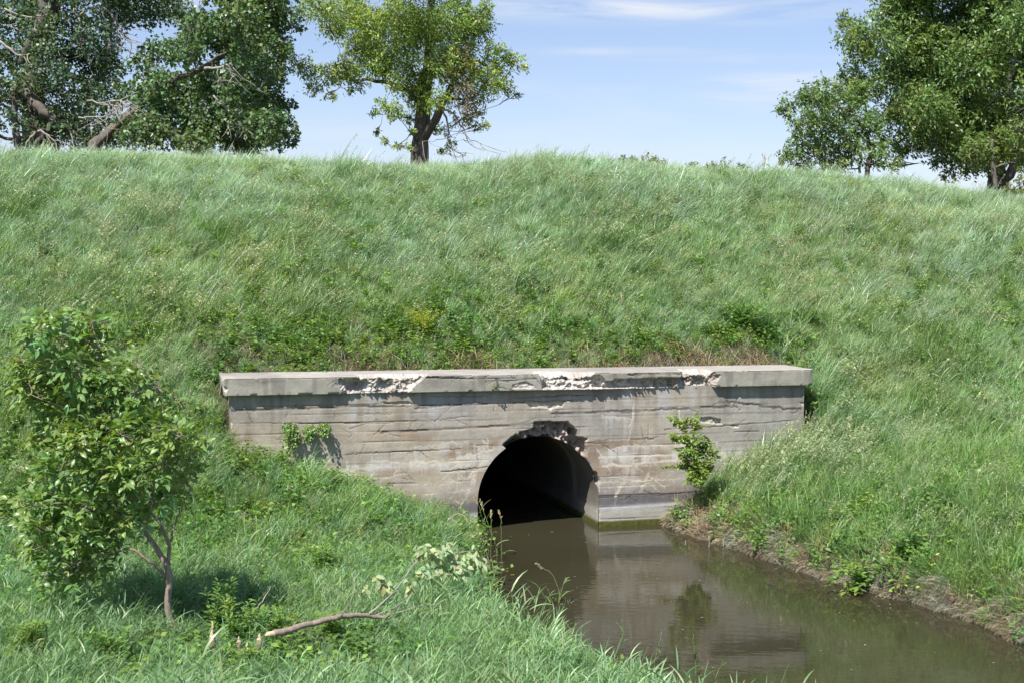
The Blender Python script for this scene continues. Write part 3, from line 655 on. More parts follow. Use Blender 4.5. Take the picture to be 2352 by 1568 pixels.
def clump_roots(base, n=60, r=.12):
    root = np.stack([U(-.10, .03, n), U(-r, r, n), U(-.02, .08, n)], -1)
    return join([ribbons(root, rng.normal(0, .6, n), U(.9, 1.7, n), U(.5, 1.5, n), U(.10, .34, n), U(.004, .009, n), tone(base, n, .4, .08), 4)[:3]])
SHEEN, GRN, YEL, DK = (.40, .53, .395), (.275, .41, .215), (.35, .43, .20), (.075, .140, .050)  # first tone: silvery sheen of the blades put into the base colour
VAR = {}
def variants(key, fns): VAR[key] = fns
def src(name, data, mat):
    V, F, C = data; return mesh_obj(name, V, F, mat, None, C, link=False)
def scatter(name, pts, rot, scl, idx, sources, label, cat=None):
    """one object of uncountable growth: its geometry nodes place copies of a few clump meshes on the points"""
    me = bpy.data.meshes.new(name); n = len(pts); me.vertices.add(n); me.vertices.foreach_set('co', np.asarray(pts, np.float32).ravel())
    for nm, ty, dat in (('rot', 'FLOAT_VECTOR', np.asarray(rot, np.float32).ravel()), ('scl', 'FLOAT', np.asarray(scl, np.float32)), ('vidx', 'INT', np.asarray(idx, np.int32))):
        a = me.attributes.new(nm, ty, 'POINT'); a.data.foreach_set('vector' if ty == 'FLOAT_VECTOR' else 'value', dat)
    o = bpy.data.objects.new(name, me); COL.objects.link(o); tag(o, label, cat, kind='stuff')
    g = bpy.data.node_groups.new(name + '_growth', 'GeometryNodeTree')
    g.interface.new_socket('Geometry', in_out='INPUT', socket_type='NodeSocketGeometry'); g.interface.new_socket('Geometry', in_out='OUTPUT', socket_type='NodeSocketGeometry')
    n_, l_ = g.nodes, g.links; gi = n_.new('NodeGroupInput'); go = n_.new('NodeGroupOutput')
    jn = n_.new('GeometryNodeJoinGeometry')
    for s in reversed(sources):
        oi = n_.new('GeometryNodeObjectInfo'); oi.inputs['Object'].default_value = s; oi.inputs['As Instance'].default_value = False
        gg = n_.new('GeometryNodeGeometryToInstance'); l_.new(oi.outputs['Geometry'], gg.inputs[0]); l_.new(gg.outputs[0], jn.inputs[0])
    ip = n_.new('GeometryNodeInstanceOnPoints'); l_.new(gi.outputs[0], ip.inputs['Points']); l_.new(jn.outputs[0], ip.inputs['Instance']); ip.inputs['Pick Instance'].default_value = True
    def na(nm, ty):
        x = n_.new('GeometryNodeInputNamedAttribute'); x.data_type = ty; x.inputs['Name'].default_value = nm; return x.outputs['Attribute']
    er = n_.new('FunctionNodeEulerToRotation'); l_.new(na('rot', 'FLOAT_VECTOR'), er.inputs[0]); l_.new(er.outputs[0], ip.inputs['Rotation'])
    l_.new(na('scl', 'FLOAT'), ip.inputs['Scale']); l_.new(na('vidx', 'INT'), ip.inputs['Instance Index'])
    l_.new(ip.outputs[0], go.inputs[0])
    md = o.modifiers.new('growth', 'NODES'); md.node_group = g
    return o

# candidate points: jittered grid over what the photo could see, denser in front
def candidates(x0, x1, y0, y1, step):
    X, Y = np.meshgrid(np.arange(x0, x1, step), np.arange(y0, y1, step)); X = X.ravel() + U(-.5, .5, X.size) * step; Y = Y.ravel() + U(-.5, .5, Y.size) * step
    k = np.abs(X) < .36 * Y * 1.12 + 1.3; return X[k], Y[k]
QUAL = 1.0
Xa, Ya = candidates(-16, 20, 9.0, 20.5, .105 / QUAL); Xb, Yb = candidates(-18, 22, 20.5, 44, .116 / QUAL)
X = np.concatenate([Xa, Xb]); Y = np.concatenate([Ya, Yb])
s, t = ST(X, Y); H = height(X, Y)
tc = (np.interp(s, CS, CZ) - 2.28) / KS + .95
dl, gl = seg_dist(X, Y, EDGE_L); dr, gr = seg_dist(X, Y, EDGE_R)
wob = .16 * (fbm(X * 2.2, Y * 2.2, 5, 3) - .5)
outl = np.where(gl < 0, dl, -dl) + wob; outr = np.where(gr > 0, dr, -dr) + wob
onwall = (t > -.12) & (t < .93) & (s > SL - .05) & (s < SR + .05)
tunnel = (t > -.12) & (np.abs(s) < 1.2) & (t < .93)
gx = lambda px, py, Yd, rx, ry: np.exp(-(((X - at(px, py, Yd)[0]) / rx) ** 2 + ((Y - Yd) / ry) ** 2))
hollow = gx(520, 1400, 14.2, .55, .42)
ok = (U(0, 1, len(X)) > 1.25 * hollow) & (H > .02) & ~onwall & ~tunnel & (t < tc + 3.0) & ((outl > .02) | (outr > .02) | (t > .9))
X, Y, s, t, H, tc, outl, outr = [a[ok] for a in (X, Y, s, t, H, tc, outl, outr)]
n = len(X); print('grass points', n)
R = U(0, 1, n)
left = outl > outr
hill = (t > .9) | ((t > -1.2) & ((s < -4.75) | (s > 4.6)))
up = np.clip((t - .95) / (tc - .95), 0, 1.3)
nz = fbm(s * .45, t * .45, 401, 3); nz2 = fbm(s * 1.1, t * 1.1, 402, 3); nz3 = fbm(s * .8 + 30, t * .8, 403, 3)
kind = np.zeros(n, int)       # 0-2 painted sheen, 3-5 green, 6-8 panicle, 9-10 yellow
kind = np.where(R < .5, rng.integers(0, 3, n), rng.integers(3, 6, n))
ps = sstep(.30, .85, up + (nz - .5) * 1.2); kind = np.where(U(0, 1, n) < ps, rng.integers(0, 3, n), rng.integers(3, 6, n))
pp = np.clip(.20 + .9 * sstep(.48, .68, nz2) * (1 - .5 * up), 0, .7); pp = np.where(up > .97, .12, pp)
kind = np.where(U(0, 1, n) < pp * .55, rng.integers(6, 9, n), kind)
kind = np.where(U(0, 1, n) < .20 * sstep(.5, .7, nz3) + .30 * np.clip(.8 - up, 0, 1) * sstep(.35, .6, nz3), 9, kind)
wind = .25 + .8 * (fbm(s * .6, t * .6, 405, 3) - .5) + rng.normal(0, .55, n)
yaw = .0 + wind; tilt = .12 + .42 * (fbm(s * 1.3, t * 1.3, 406, 2) - .35) + rng.normal(0, .2, n)
scl = (.60 + .36 * fbm(s * .7, t * .7, 407) ) * U(.8, 1.15, n)
near_cope = sstep(3.2, .9, t) * sstep(-5.2, -4.4, s) * sstep(5.2, 4.2, s) * (t > .5)
scl = scl * (1 - .55 * near_cope)
obj = np.zeros(n, int)        # 0 meadow 1 bank 2 weeds 3 dry
dkp = sstep(.46, .66, fbm(s * .9 + 60, t * .9, 471, 3)) * np.clip(1.15 - up, 0, 1) * .75; kind = np.where(U(0, 1, n) < dkp, 10, kind)
# left foreground & banks
fore = left & (t < -.05) & (s > -9) & ~((t > -1.2) & (s < -4.75)); fr = sstep(17.2, 14.2, Y) * fore
isf = U(0, 1, n) < (.10 + .9 * fr) * fore
bank = ~hill
obj = np.where(bank, 1, obj)
kb = np.where(U(0, 1, n) < .5, rng.integers(4, 6, n), rng.integers(6, 8, n))      # bank grass variants 4..7
kb = np.where(isf, rng.integers(0, 4, n), kb)
kind = np.where(bank, kb, kind)
scl = np.where(bank, (.42 + .42 * fbm(X * .9, Y * .9, 411)) * U(.8, 1.2, n), scl)
edge_s = np.where(left, sstep(0, .5, outl), .6 + .4 * sstep(.0, .2, outr)); scl = np.where(bank, scl * (.55 + .45 * edge_s), scl)
hx, hy = at(520, 1440, 13.5)[:2]; hol_ = np.exp(-(((X - hx) / .75) ** 2 + ((Y - hy) / .55) ** 2)); hol_ = np.maximum(hol_, .98 * gx(740, 1490, 12.6, 1.15, .6)); hol_ = np.maximum(hol_, gx(545, 1500, 12.45, .75, .5)); hol_ = np.maximum(hol_, .8 * gx(420, 1490, 13.1, .5, .4)); scl = np.where(bank, scl * (1 - .72 * hol_), scl)
nearwall = bank & (t > -1.4) & (s > SL) & (s < SR); scl = np.where(nearwall, scl * (.62 + .3 * sstep(-.2, -1.4, t)) * (.8 + .6 * sstep(.5, .7, fbm(X * 2.3, Y * 2.3, 461))), scl)
fa = rng.uniform(-1, 1, n) * 1.2; yaw = np.where(bank, fa, yaw); tilt = np.where(bank, .12 + .35 * (fbm(X, Y, 413) - .4), tilt)
# right bank keeps some of the wind-blown seed heads, like the hill
rb = bank & ~left; scl = np.where(rb, scl * 1.25, scl); pr = sstep(.46, .6, fbm(X * .8, Y * .8, 415)) * .35
tohill = rb & (U(0, 1, n) < pr * .8 + .15); obj = np.where(tohill, 0, obj); kind = np.where(tohill, np.where(U(0, 1, n) < .55, rng.integers(6, 9, n), np.where(U(0, 1, n) < .5, 10, rng.integers(3, 6, n))), kind); scl = np.where(tohill, scl * .8, scl)
rw = rb & (t > -1.5) & (s > 2.6) & (s < 5.2); obj = np.where(rw & (U(0, 1, n) < .6), 0, obj); kind = np.where(rw & (obj == 0), rng.integers(5, 9, n), kind); scl = np.where(rw, U(.75, 1.05, n), scl)
lb = bank & left & ~isf & (U(0, 1, n) < .25); obj = np.where(lb, 0, obj); kind = np.where(lb, np.where(U(0, 1, n) < .45, rng.integers(6, 9, n), rng.integers(3, 6, n)), kind); scl = np.where(lb, scl * .75, scl)
tuft = np.exp(.50 * (fbm(X * 3.6, Y * 3.1, 451, 2) - .5) * 2 + rng.normal(0, .13, n)); scl = scl * np.clip(tuft, .5, 1.7)
scl = np.where((up > .82) & hill & (kind >= 6) & (kind <= 8), scl * .72, scl)
# weeds
pw = .05 + .10 * (1 - np.clip(up, 0, 1)) * hill + .12 * sstep(.5, .65, fbm(X * 1.7, Y * 1.7, 452)) * (1 - up * .6) + .58 * near_cope * sstep(.4, .6, fbm(s * 1.3, t * 1.3, 421) + .1) + .35 * sstep(.56, .7, fbm(X * .7, Y * .7, 423)) * (1 - up) * hill + .24 * bank
w_ = U(0, 1, n) < pw; obj = np.where(w_, 2, obj); kind = np.where(w_, rng.integers(0, 3, n), kind); tilt = np.where(w_, .05, tilt)
scl = np.where(w_, U(.7, 1.3, n) * (1 - .15 * near_cope), scl)
# dry strip along the back of the coping
drym = near_cope * sstep(1.75, 1.05, t + .5 * (fbm(s * 3, t * 3, 431) - .5)) * (.25 + .75 * np.maximum(sstep(1.6, 2.4, s) * sstep(4.3, 3.9, s), np.exp(-((s + 2.6) / .5) ** 2) * .9 + .6 * np.exp(-((s + .9) / .35) ** 2)) + .3 * sstep(-1, 1.5, s))
d_ = U(0, 1, n) < np.clip(drym * .8, 0, .9); obj = np.where(d_, 3, obj); kind = np.where(d_, rng.integers(0, 3, n), kind); scl = np.where(d_, U(.8, 1.3, n), scl)
de = bank & (U(0, 1, n) < np.where(left, .10, .22) * sstep(.9, .2, np.where(left, outl, outr))); obj = np.where(de, 3, obj); kind = np.where(de, rng.integers(0, 3, n), kind); scl = np.where(de, 1.0, scl)
oh = bank & ~left & (outr < .38) & (U(0, 1, n) < .75); yaw = np.where(oh, math.atan2(-.83, -.55) + rng.normal(0, .6, n), yaw); tilt = np.where(oh, U(.1, .75, n), tilt)
PTS = np.stack([X, Y, H], -1); ROT = np.stack([0 * X, tilt, yaw], -1)
sm_src = [src('sheen_clump', clump_hill(SHEEN), m_grass) for _ in range(3)] + [src('green_clump', clump_hill(GRN), m_grass) for _ in range(3)] + [src('seeding_clump', clump_hill(GRN, 60, panic=8), m_grass) for _ in range(3)] + [src('yellow_clump', clump_hill(YEL), m_grass), src('deep_clump', clump_hill((.165, .285, .085), 60, .14, (.2, .5), 1), m_grass)]
FB = (.235, .365, .19); FG = (.235, .375, .12)
bk_src = [src('broad_clump', clump_fore(FB), m_fore) for _ in range(4)] + [src('fresh_clump', clump_mid(FG), m_fore) for _ in range(2)] + [src('bank_clump', clump_mid((.17, .285, .10), 50, .15, (.2, .55)), m_fore) for _ in range(2)]
wd_src = [src('weed_clump', clump_weed(b), m_weed) for b in ((.15, .30, .06), (.22, .35, .08), (.11, .22, .06))]
dy_src = [src('dry_clump', clump_dry(b), m_dry) for b in ((.33, .26, .165), (.25, .18, .115), (.38, .33, .22))]
for k, (nm, ss, lb_) in enumerate((('embankment_grass', sm_src, 'tall wind-blown silvery green grass covering the embankment'), ('bank_grass', bk_src, 'dense fresh green grass on the stream banks'), ('ground_weeds', wd_src, 'low leafy weeds mixed through the grass'), ('dry_grass', dy_src, 'dry brown grass behind the coping and at the bank edge'))):
    q = obj == k; print(nm, q.sum()); scatter(nm, PTS[q], ROT[q], scl[q], kind[q], ss, lb_)
# fringe of dry roots on the cut bank
def edge_pts(E, a, b, step, side, off=0.0):
    P = np.array(E[a:b]); P3 = np.column_stack([P, np.zeros(len(P))]); L = np.linalg.norm(np.diff(P, axis=0), axis=1).sum(); Q = resamp(P3, int(L / step)); T = np.gradient(Q, axis=0); T /= np.linalg.norm(T, axis=1, keepdims=True)
    nrm = np.stack([T[:, 1], -T[:, 0]], -1) * side; return Q[:, :2], nrm
Q, nr = edge_pts(EDGE_R, 1, 11, .028, 1)
rp, ro, rs = [], [], []
for rep in range(4):
    off = U(-.02, .17, len(Q)); p = Q + nr * -off[:, None] * 1.0
    for sgn in (1,):
        x, y = p[:, 0], p[:, 1]
        # away from the stream = where the height rises
        p1 = Q + nr * off[:, None]; p2 = Q - nr * off[:, None]; h1, h2 = height(p1[:, 0], p1[:, 1]), height(p2[:, 0], p2[:, 1])
        pick = h1 > h2; x = np.where(pick, p1[:, 0], p2[:, 0]); y = np.where(pick, p1[:, 1], p2[:, 1]); h = np.maximum(h1, h2)
        dx = np.where(pick, -nr[:, 0], nr[:, 0]); dy = np.where(pick, -nr[:, 1], nr[:, 1])
        rp.append(np.stack([x, y, h], -1)); ro.append(np.stack([0 * x, 0 * x, np.arctan2(dy, dx) + rng.normal(0, .25, len(x))], -1)); rs.append(U(.7, 1.25, len(x)) * .55)
rp = np.concatenate(rp); ro = np.concatenate(ro); rs = np.concatenate(rs); kp = (rp[:, 2] > -.12) & (U(0, 1, len(rp)) < .35 + .65 * sstep(.35, .6, fbm(rp[:, 0] * 1.5, rp[:, 1] * 1.5, 441)))
rt_src = [src('root_clump', clump_roots(b), m_dry) for b in ((.27, .25, .195), (.19, .17, .125), (.34, .315, .25))]
scatter('root_fringe', rp[kp], ro[kp], rs[kp], rng.integers(0, 3, kp.sum()), rt_src, 'tangled pale brown roots and dead grass hanging over the cut bank')

# ------------------------------------------------------------------ trees
m_barkA = bark_mat('rough_bark', (.05, .042, .035), (.20, .175, .15), 14)
m_barkB = bark_mat('grey_bark', (.07, .06, .05), (.22, .19, .155), 18)
m_barkP = bark_mat('pale_dead_wood', (.25, .22, .19), (.48, .43, .38), 20, .3)
m_lcot = leaf_mat('cottonwood_leaves', (1, 1, 1), .25, .42, .6, .5, ((.85, .95, 1.1), (1.15, 1.05, .9)), (1.2, 1.3, .4))
m_lash = leaf_mat('ash_leaves', (1, 1, 1), .36, .42, .5, .5, ((.95, 1, 1.0), (1.08, 1.03, .88)), (1.15, 1.15, .5))
m_lbox = leaf_mat('maple_leaves', (1, 1, 1), .30, .40, .5, .5, ((.9, .98, 1.05), (1.1, 1.04, .85)), (1.15, 1.2, .45))
def crown_leaves(C, Rr, per, base, L, w, spray=(.25, .5), k=8, wind=.35, droop=.25, hue=.1, flat=.8):
    """leaf sprays filling a set of ball-shaped branch ends, thinner towards the middle"""
    out = []
    for c, r in zip(C, Rr):
        ns = max(6, int(per * r * r / k)); d = rng.normal(0, 1, (ns, 3)); d /= np.linalg.norm(d, axis=1, keepdims=True)
        p0 = c + d * (r * U(.25, 1.0, ns) ** .6)[:, None] * np.array([1, 1, flat]); br = rng.normal(0, 1, 3) * .25
        sd = d * .7 + rng.normal(0, .5, (ns, 3)) + np.array([wind, 0, -droop]) + br; sd /= np.linalg.norm(sd, axis=1, keepdims=True)
        SLn = U(*spray, ns) * min(1, r / .5); u = np.tile(np.linspace(.1, 1, k), (ns, 1)) + U(-.05, .05, (ns, k))
        P = p0[:, None] + sd[:, None] * (u * SLn[:, None])[..., None] + rng.normal(0, .03, (ns, k, 3)); P[..., 2] -= (u ** 2) * .12 * SLn[:, None]
        A = sd[:, None] * .5 + rng.normal(0, .7, (ns, k, 3)) + np.array([wind, 0, -droop * .8]); Nn = rng.normal(0, .55, (ns, k, 3)) + np.array([0, -.15, .8])
        col = tone(base, ns, .16, hue)[:, None] * (1 + rng.uniform(-.15, .15, (ns, k, 1)))
        m = ns * k; out.append(leaves(P.reshape(-1, 3), A.reshape(-1, 3), Nn.reshape(-1, 3), U(.75, 1.25, m) * L, U(.75, 1.25, m) * w, col.reshape(-1, 3)))
    return join(out)
def tree(name, label, cat, Y, trunk, blobs, base, leaf, bark, lmat, per=1400, spread=1.6, limbs=None, k=8, wind=.35, droop=.25, group=None, extra_top=(), trunk_r=None, bare=(), rmul=1.0, back=.8, spray=(.25, .5)):
    """trunk: [(px, py, r_px)...] from the ground up; blobs: [(px, py, r_px)] branch ends"""
    sc = Y / FPX
    tp = [np.array([*at(x, y, Y)]) for x, y, r in trunk]; tr = [r * sc for x, y, r in trunk]
    g = float(height(tp[0][0], tp[0][1])); b0 = tp[0].copy(); b0[2] = min(g - .2, b0[2] - .3)
    root = empty(name, tuple(np.array([b0[0], b0[1], g])), label, cat, group)
    tp = [b0] + tp; tr = [tr[0] * 1.25] + tr
    n = 22; path = spline(tp, n); rad = np.interp(np.linspace(0, 1, n), np.linspace(0, 1, len(tr)), tr)
    items = [(path, rad)]
    C, Rr = [], []
    for (x, y, r) in list(blobs) + list(extra_top):
        reps = 2 if r > 34 else 1
        for q in range(reps):
            dy = rng.normal(0, spread) + (back if q else -back * .6); c = at(x + rng.normal(0, 4), y + rng.normal(0, 4), Y + dy); C.append(c); Rr.append(r * sc * rmul * (1 if q == 0 else .9))
    C = np.array(C); Rr = np.array(Rr)
    # limbs from the trunk, and from other limbs
    nodes = [path[k] for k in range(6, n)]; nrad = [rad[k] for k in range(6, n)]
    if limbs:
        for lp in limbs:
            q = spline([at(x, y, Y + d) for x, y, d, r in lp], 14, .02); rr = np.interp(np.linspace(0, 1, 14), np.linspace(0, 1, len(lp)), [p[3] * sc for p in lp]); items.append((q, rr)); nodes += list(q[2:]); nrad += list(rr[2:])
    order = np.argsort(np.linalg.norm(C - path[int(n * .5)], axis=1))
    for i in order:
        c = C[i]; nd = np.array(nodes); dd = np.linalg.norm((nd - c) * np.array([1, 1, 1.0]), axis=1) + .9 * np.maximum(0, nd[:, 2] - c[2] + .1); j = int(np.argmin(dd)); a = nd[j]
        L = np.linalg.norm(c - a)
        if L < .15: continue
        mid = (a + c) / 2 + np.array([0, 0, -.06 * L]) + rng.normal(0, .06 * L, 3); r0 = min(nrad[j] * .6, .018 + .022 * L + .03 * Rr[i]); q = spline([a, mid, c], 8, .012 * L)
        rr = np.linspace(r0, max(.008, r0 * .4), 8); items.append((q, rr)); nodes += list(q[3:]); nrad += list(rr[3:])
        for m in range(5):
            d = rng.normal(0, 1, 3); d /= np.linalg.norm(d); e = c + d * Rr[i] * .85; q2 = spline([q[rng.integers(4, 8)], (c + e) / 2 + rng.normal(0, .05, 3), e], 5, .01); items.append((q2, np.linspace(.012, .004, 5)))
    V, F = tubes(items, 8); mesh_obj('trunk', V, F, bark, root, smooth=True)
    V, F, Cc = crown_leaves(C, Rr, per, base, leaf[0], leaf[1], spray, k, wind, droop); mesh_obj('crown', V, F, lmat, root, Cc)
    if bare:
        for b_ in bare:
            it = []
            q = spline([at(x, y, Y - 1.9 + d) for x, y, d, r in b_], 12, .015); it.append((q, np.interp(np.linspace(0, 1, 12), np.linspace(0, 1, len(b_)), [p[3] * sc * .7 for p in b_])))
            for m in range(6):
                i0 = rng.integers(3, 12); d = np.array([rng.normal(.1, .5), rng.normal(0, .3), rng.normal(-.5, .4)]) * rng.uniform(.3, .9); q2 = spline([q[i0], q[i0] + d * .5 + rng.normal(0, .06, 3), q[i0] + d], 6, .02); it.append((q2, np.linspace(.012, .005, 6)))
                for m2 in range(2):
                    i1 = rng.integers(2, 6); d = np.array([rng.normal(.1, .3), rng.normal(0, .2), rng.normal(-.2, .2)]); it.append((spline([q2[i1], q2[i1] + d * .6 + rng.normal(0, .03, 3), q2[i1] + d], 4), np.linspace(.009, .004, 4)))
            V, F = tubes(it, 6); bo = mesh_obj('bare_branch', V, F, m_barkP, root, smooth=True); bo['label'] = 'pale leafless branch'
    return root
# middle ash
ASH = [(730, 15, 42), (762, 58, 36), (800, 20, 52), (845, 60, 50), (642, 108, 22), (668, 140, 26), (648, 172, 16), (712, 158, 34), (755, 172, 34), (728, 198, 22), (768, 214, 14), (790, 160, 36), (820, 190, 26), (842, 115, 46), (810, 100, 34), (868, 155, 42), (895, 190, 30), (910, 40, 66), (905, 110, 50), (876, 232, 20), (862, 250, 12), (960, 60, 66), (1000, 140, 52), (945, 180, 42), (1030, 40, 70), (1050, 110, 50), (1085, 60, 46), (1095, 30, 30), (1120, 8, 22), (1128, 118, 34), (1150, 150, 34), (1182, 142, 24), (1200, 160, 12), (1120, 180, 40), (1152, 205, 26), (1185, 222, 12), (1090, 225, 30), (1062, 170, 46), (1012, 222, 34), (950, 232, 36), (912, 246, 24), (930, 272, 16), (898, 268, 14), (1070, 268, 16), (1102, 262, 16), (1118, 292, 12), (1095, 290, 10), (1022, 292, 16), (1030, 330, 14), (1012, 348, 10), (990, 300, 8), (930, 346, 10), (905, 332, 8), (884, 318, 6), (866, 306, 4), (945, 300, 8)]
tree('ash_tree', 'bright yellow-green ash tree standing alone on the embankment top, thick forked trunk', 'tree', 40,
     [(964, 366, 21), (966, 320, 18), (972, 260, 17.5), (978, 210, 14), (985, 130, 11), (990, 20, 9), (1000, -120, 6)], ASH, (.31, .42, .115), (.11, .042), m_barkB, m_lash, per=4300, spread=.8, rmul=.76, spray=(.25, .5),
     limbs=[[(972, 322, 0, 10), (994, 285, -.3, 10), (1012, 250, -.5, 9), (1040, 190, -.6, 7), (1080, 120, -.5, 4)], [(970, 235, 0, 7), (920, 200, .3, 5), (850, 185, .4, 4), (760, 180, .2, 2)], [(985, 180, 0, 8), (1050, 130, .3, 6), (1120, 150, .3, 3)]],
     extra_top=[(800, -60, 60), (880, -90, 80), (970, -90, 90), (1060, -70, 70), (940, -190, 90), (1030, -180, 80), (980, -270, 70)],
     bare=[[(1010, 250, 1.2, 4), (1040, 262, 1, 3), (1065, 300, .8, 2), (1072, 318, .8, 1)], [(1015, 250, 1.4, 4), (1030, 290, 1.2, 3), (1030, 330, 1, 2), (1050, 352, 1, 1)]])
# dead foliage patch of the ash: brown leaves still hanging
ash = bpy.data.objects['ash_tree']
cc = np.array([at(x, y, 38.6) for x, y in ((1058, 120), (1062, 145), (1050, 170), (1058, 200), (1066, 225), (1056, 250), (1062, 275))]); V, F, Cc = crown_leaves(cc, np.array([.2, .25, .3, .3, .3, .28, .2]), 2600, (.25, .22, .13), .12, .035, k=8)
b_ = mesh_obj('withered_foliage', V, F, m_dry, ash, Cc); b_['label'] = 'brown withered leaves on the right side of the crown'
# left pair
COTB = [(545, 40, 50), (600, 45, 46), (645, 40, 30), (672, 30, 14), (665, 62, 14), (500, 80, 50), (452, 60, 40), (425, 108, 36), (380, 110, 30), (345, 120, 26), (322, 158, 26), (560, 105, 50), (615, 110, 34), (645, 100, 22), (575, 165, 54), (630, 165, 26), (505, 190, 54), (430, 205, 44), (365, 190, 36), (350, 225, 44), (300, 205, 28), (560, 235, 56), (615, 245, 40), (645, 262, 26), (665, 290, 16), (680, 300, 9), (640, 312, 26), (610, 290, 40), (485, 275, 54), (405, 285, 50), (335, 295, 44), (555, 310, 44), (290, 290, 34), (450, 320, 36), (260, 330, 20), (660, 235, 12), (672, 325, 10)]
tree('cottonwood_tree', 'dark green leafy cottonwood with a leaning grey limb, left of the sky gap', 'tree', 38,
     [(215, 360, 16), (235, 322, 14), (300, 262, 12), (350, 215, 10), (410, 180, 8), (470, 155, 7), (540, 110, 5)], COTB, (.135, .215, .085), (.105, .09), m_barkB, m_lcot, per=2900, spread=1.0, k=7, wind=.2, extra_top=[(560, -40, 60), (620, -30, 50), (500, -60, 60)], spray=(.2, .4), group='trees along the embankment top',
     limbs=[[(225, 335, -.3, 6.5), (275, 285, -.6, 5.5), (345, 222, -.95, 5.5), (410, 180, -1.1, 4.8), (462, 158, -1.1, 3.6), (520, 120, -1.0, 2)]], bare=[[(470, 158, -.9, 5), (505, 156, -1, 4), (532, 145, -1, 3), (522, 150, -1, 1)], [(490, 220, .2, 3), (530, 258, 0, 2), (560, 280, 0, 1)], [(200, 232, .4, 3), (260, 235, .2, 2), (320, 210, 0, 1)], [(180, 270, .5, 3), (240, 268, .4, 2), (290, 240, .2, 1)]])
COTA = [(40, 30, 44), (90, 60, 46), (150, 20, 46), (220, 70, 44), (170, 110, 44), (250, 20, 44), (310, 12, 40), (370, 8, 36), (420, 14, 26), (395, 40, 16), (345, 45, 18), (240, 130, 40), (215, 160, 36), (110, 150, 44), (45, 120, 44), (165, 205, 44), (90, 225, 44), (230, 225, 40), (265, 180, 16), (150, 270, 40), (205, 290, 40), (28, 275, 22), (12, 210, 40), (250, 290, 30), (110, 300, 40), (60, 180, 36), (75, 310, 30), (180, 325, 26)]
tree('old_poplar_tree', 'old dark-leaved poplar with rough dark trunk and drooping bare branches in the top left corner', 'tree', 41,
     [(95, 372, 44), (88, 330, 38), (78, 260, 28), (72, 170, 24), (84, 110, 26), (108, 40, 25), (125, -60, 22)], COTA, (.105, .17, .075), (.105, .085), m_barkA, m_lcot, per=1900, spread=1.6, k=7, back=1.0, wind=.15, group='trees along the embankment top',
     limbs=[[(52, 150, -.7, 12), (70, 110, -1.0, 16), (95, 60, -1.1, 17), (112, 0, -1.1, 17), (118, -40, -1.4, 16)], [(60, 200, -1, 12), (90, 250, -1.5, 11), (115, 265, -1.6, 9), (165, 300, -1.6, 5)], [(38, 200, -1.2, 9), (33, 260, -1.3, 8), (42, 330, -1.4, 9), (44, 372, -1.3, 10)], [(118, 262, -1.5, 7), (112, 300, -1.5, 7), (70, 345, -1.4, 6)]],
     extra_top=[(60, -50, 70), (180, -70, 80), (300, -60, 60), (400, -50, 50), (-60, 60, 60), (-60, 180, 60), (-40, 280, 40)],
     bare=[[(180, 38, 0, 3.6), (215, 15, 0, 3.2), (250, 28, 0, 2.8), (268, 70, 0, 2), (272, 130, 0, 1)], [(170, 20, .2, 5), (188, 60, 0, 4), (205, 110, 0, 3), (200, 140, 0, 1)], [(235, 22, -.2, 3), (245, 60, -.2, 2), (252, 110, -.2, 1)], [(0, 95, -.3, 4), (40, 125, -.3, 4), (90, 120, -.3, 2)], [(60, 330, .2, 4), (90, 300, 0, 4), (130, 330, 0, 2)], [(130, 280, .2, 3), (160, 300, 0, 3), (172, 350, 0, 2)], [(10, 20, 0, 3), (60, 40, 0, 3), (120, 30, 0, 2)], [(60, 160, 0, 4), (100, 150, 0, 3), (150, 175, 0, 2)], [(270, 30, 0, 3), (268, 60, 0, 3), (300, 100, 0, 1)], [(230, 240, -.4, 3), (290, 245, -.4, 3), (320, 225, -.4, 1)]])
# right group
MAPE = [(1932, 42, 14), (1952, 72, 26), (1925, 60, 8), (1985, 88, 34), (1965, 118, 22), (2035, 100, 34), (2045, 35, 42), (2095, 15, 46), (2085, 80, 40), (2030, 165, 32), (1965, 170, 26), (1958, 200, 22), (2000, 200, 30), (2080, 160, 44), (2140, 100, 54), (2200, 60, 60), (2280, 40, 60), (2345, 60, 50), (2150, 190, 54), (2240, 150, 60), (2320, 150, 60), (2085, 235, 44), (2130, 285, 44), (2045, 262, 22), (2040, 312, 26), (2065, 345, 14), (2048, 372, 8), (2100, 335, 22), (2180, 320, 40), (2150, 372, 18), (2205, 280, 54), (2265, 250, 54), (2325, 260, 50), (2225, 365, 34), (2180, 395, 14), (2140, 240, 40), (2075, 375, 7), (2270, 330, 40), (2335, 340, 36)]
tree('maple_tree', 'large dark green maple crown filling the top right corner', 'tree', 42, [(2292, 440, 26), (2290, 400, 22), (2270, 330, 20), (2250, 250, 18), (2240, 160, 15), (2250, 40, 12), (2260, -80, 8)], MAPE, (.175, .265, .085), (.125, .055), m_barkA, m_lbox, per=3900, spread=1.4, rmul=1.12,
     limbs=[[(2330, 300, -1, 10), (2312, 255, -1, 9), (2318, 200, -1, 8), (2330, 120, -.8, 6)], [(2262, 300, 0, 10), (2190, 250, .3, 7), (2100, 190, .4, 5), (2010, 110, .2, 2)], [(2255, 230, 0, 8), (2195, 180, -.4, 5), (2150, 100, -.3, 3)], [(2290, 420, -.4, 14), (2320, 400, -.6, 12), (2345, 330, -.8, 9), (2350, 250, -.8, 7)]],
     extra_top=[(2120, -60, 70), (2220, -80, 80), (2330, -70, 80), (2420, 60, 80), (2430, 200, 80), (2420, 320, 60), (2240, -190, 90), (2350, -190, 90)], group='trees along the embankment top')
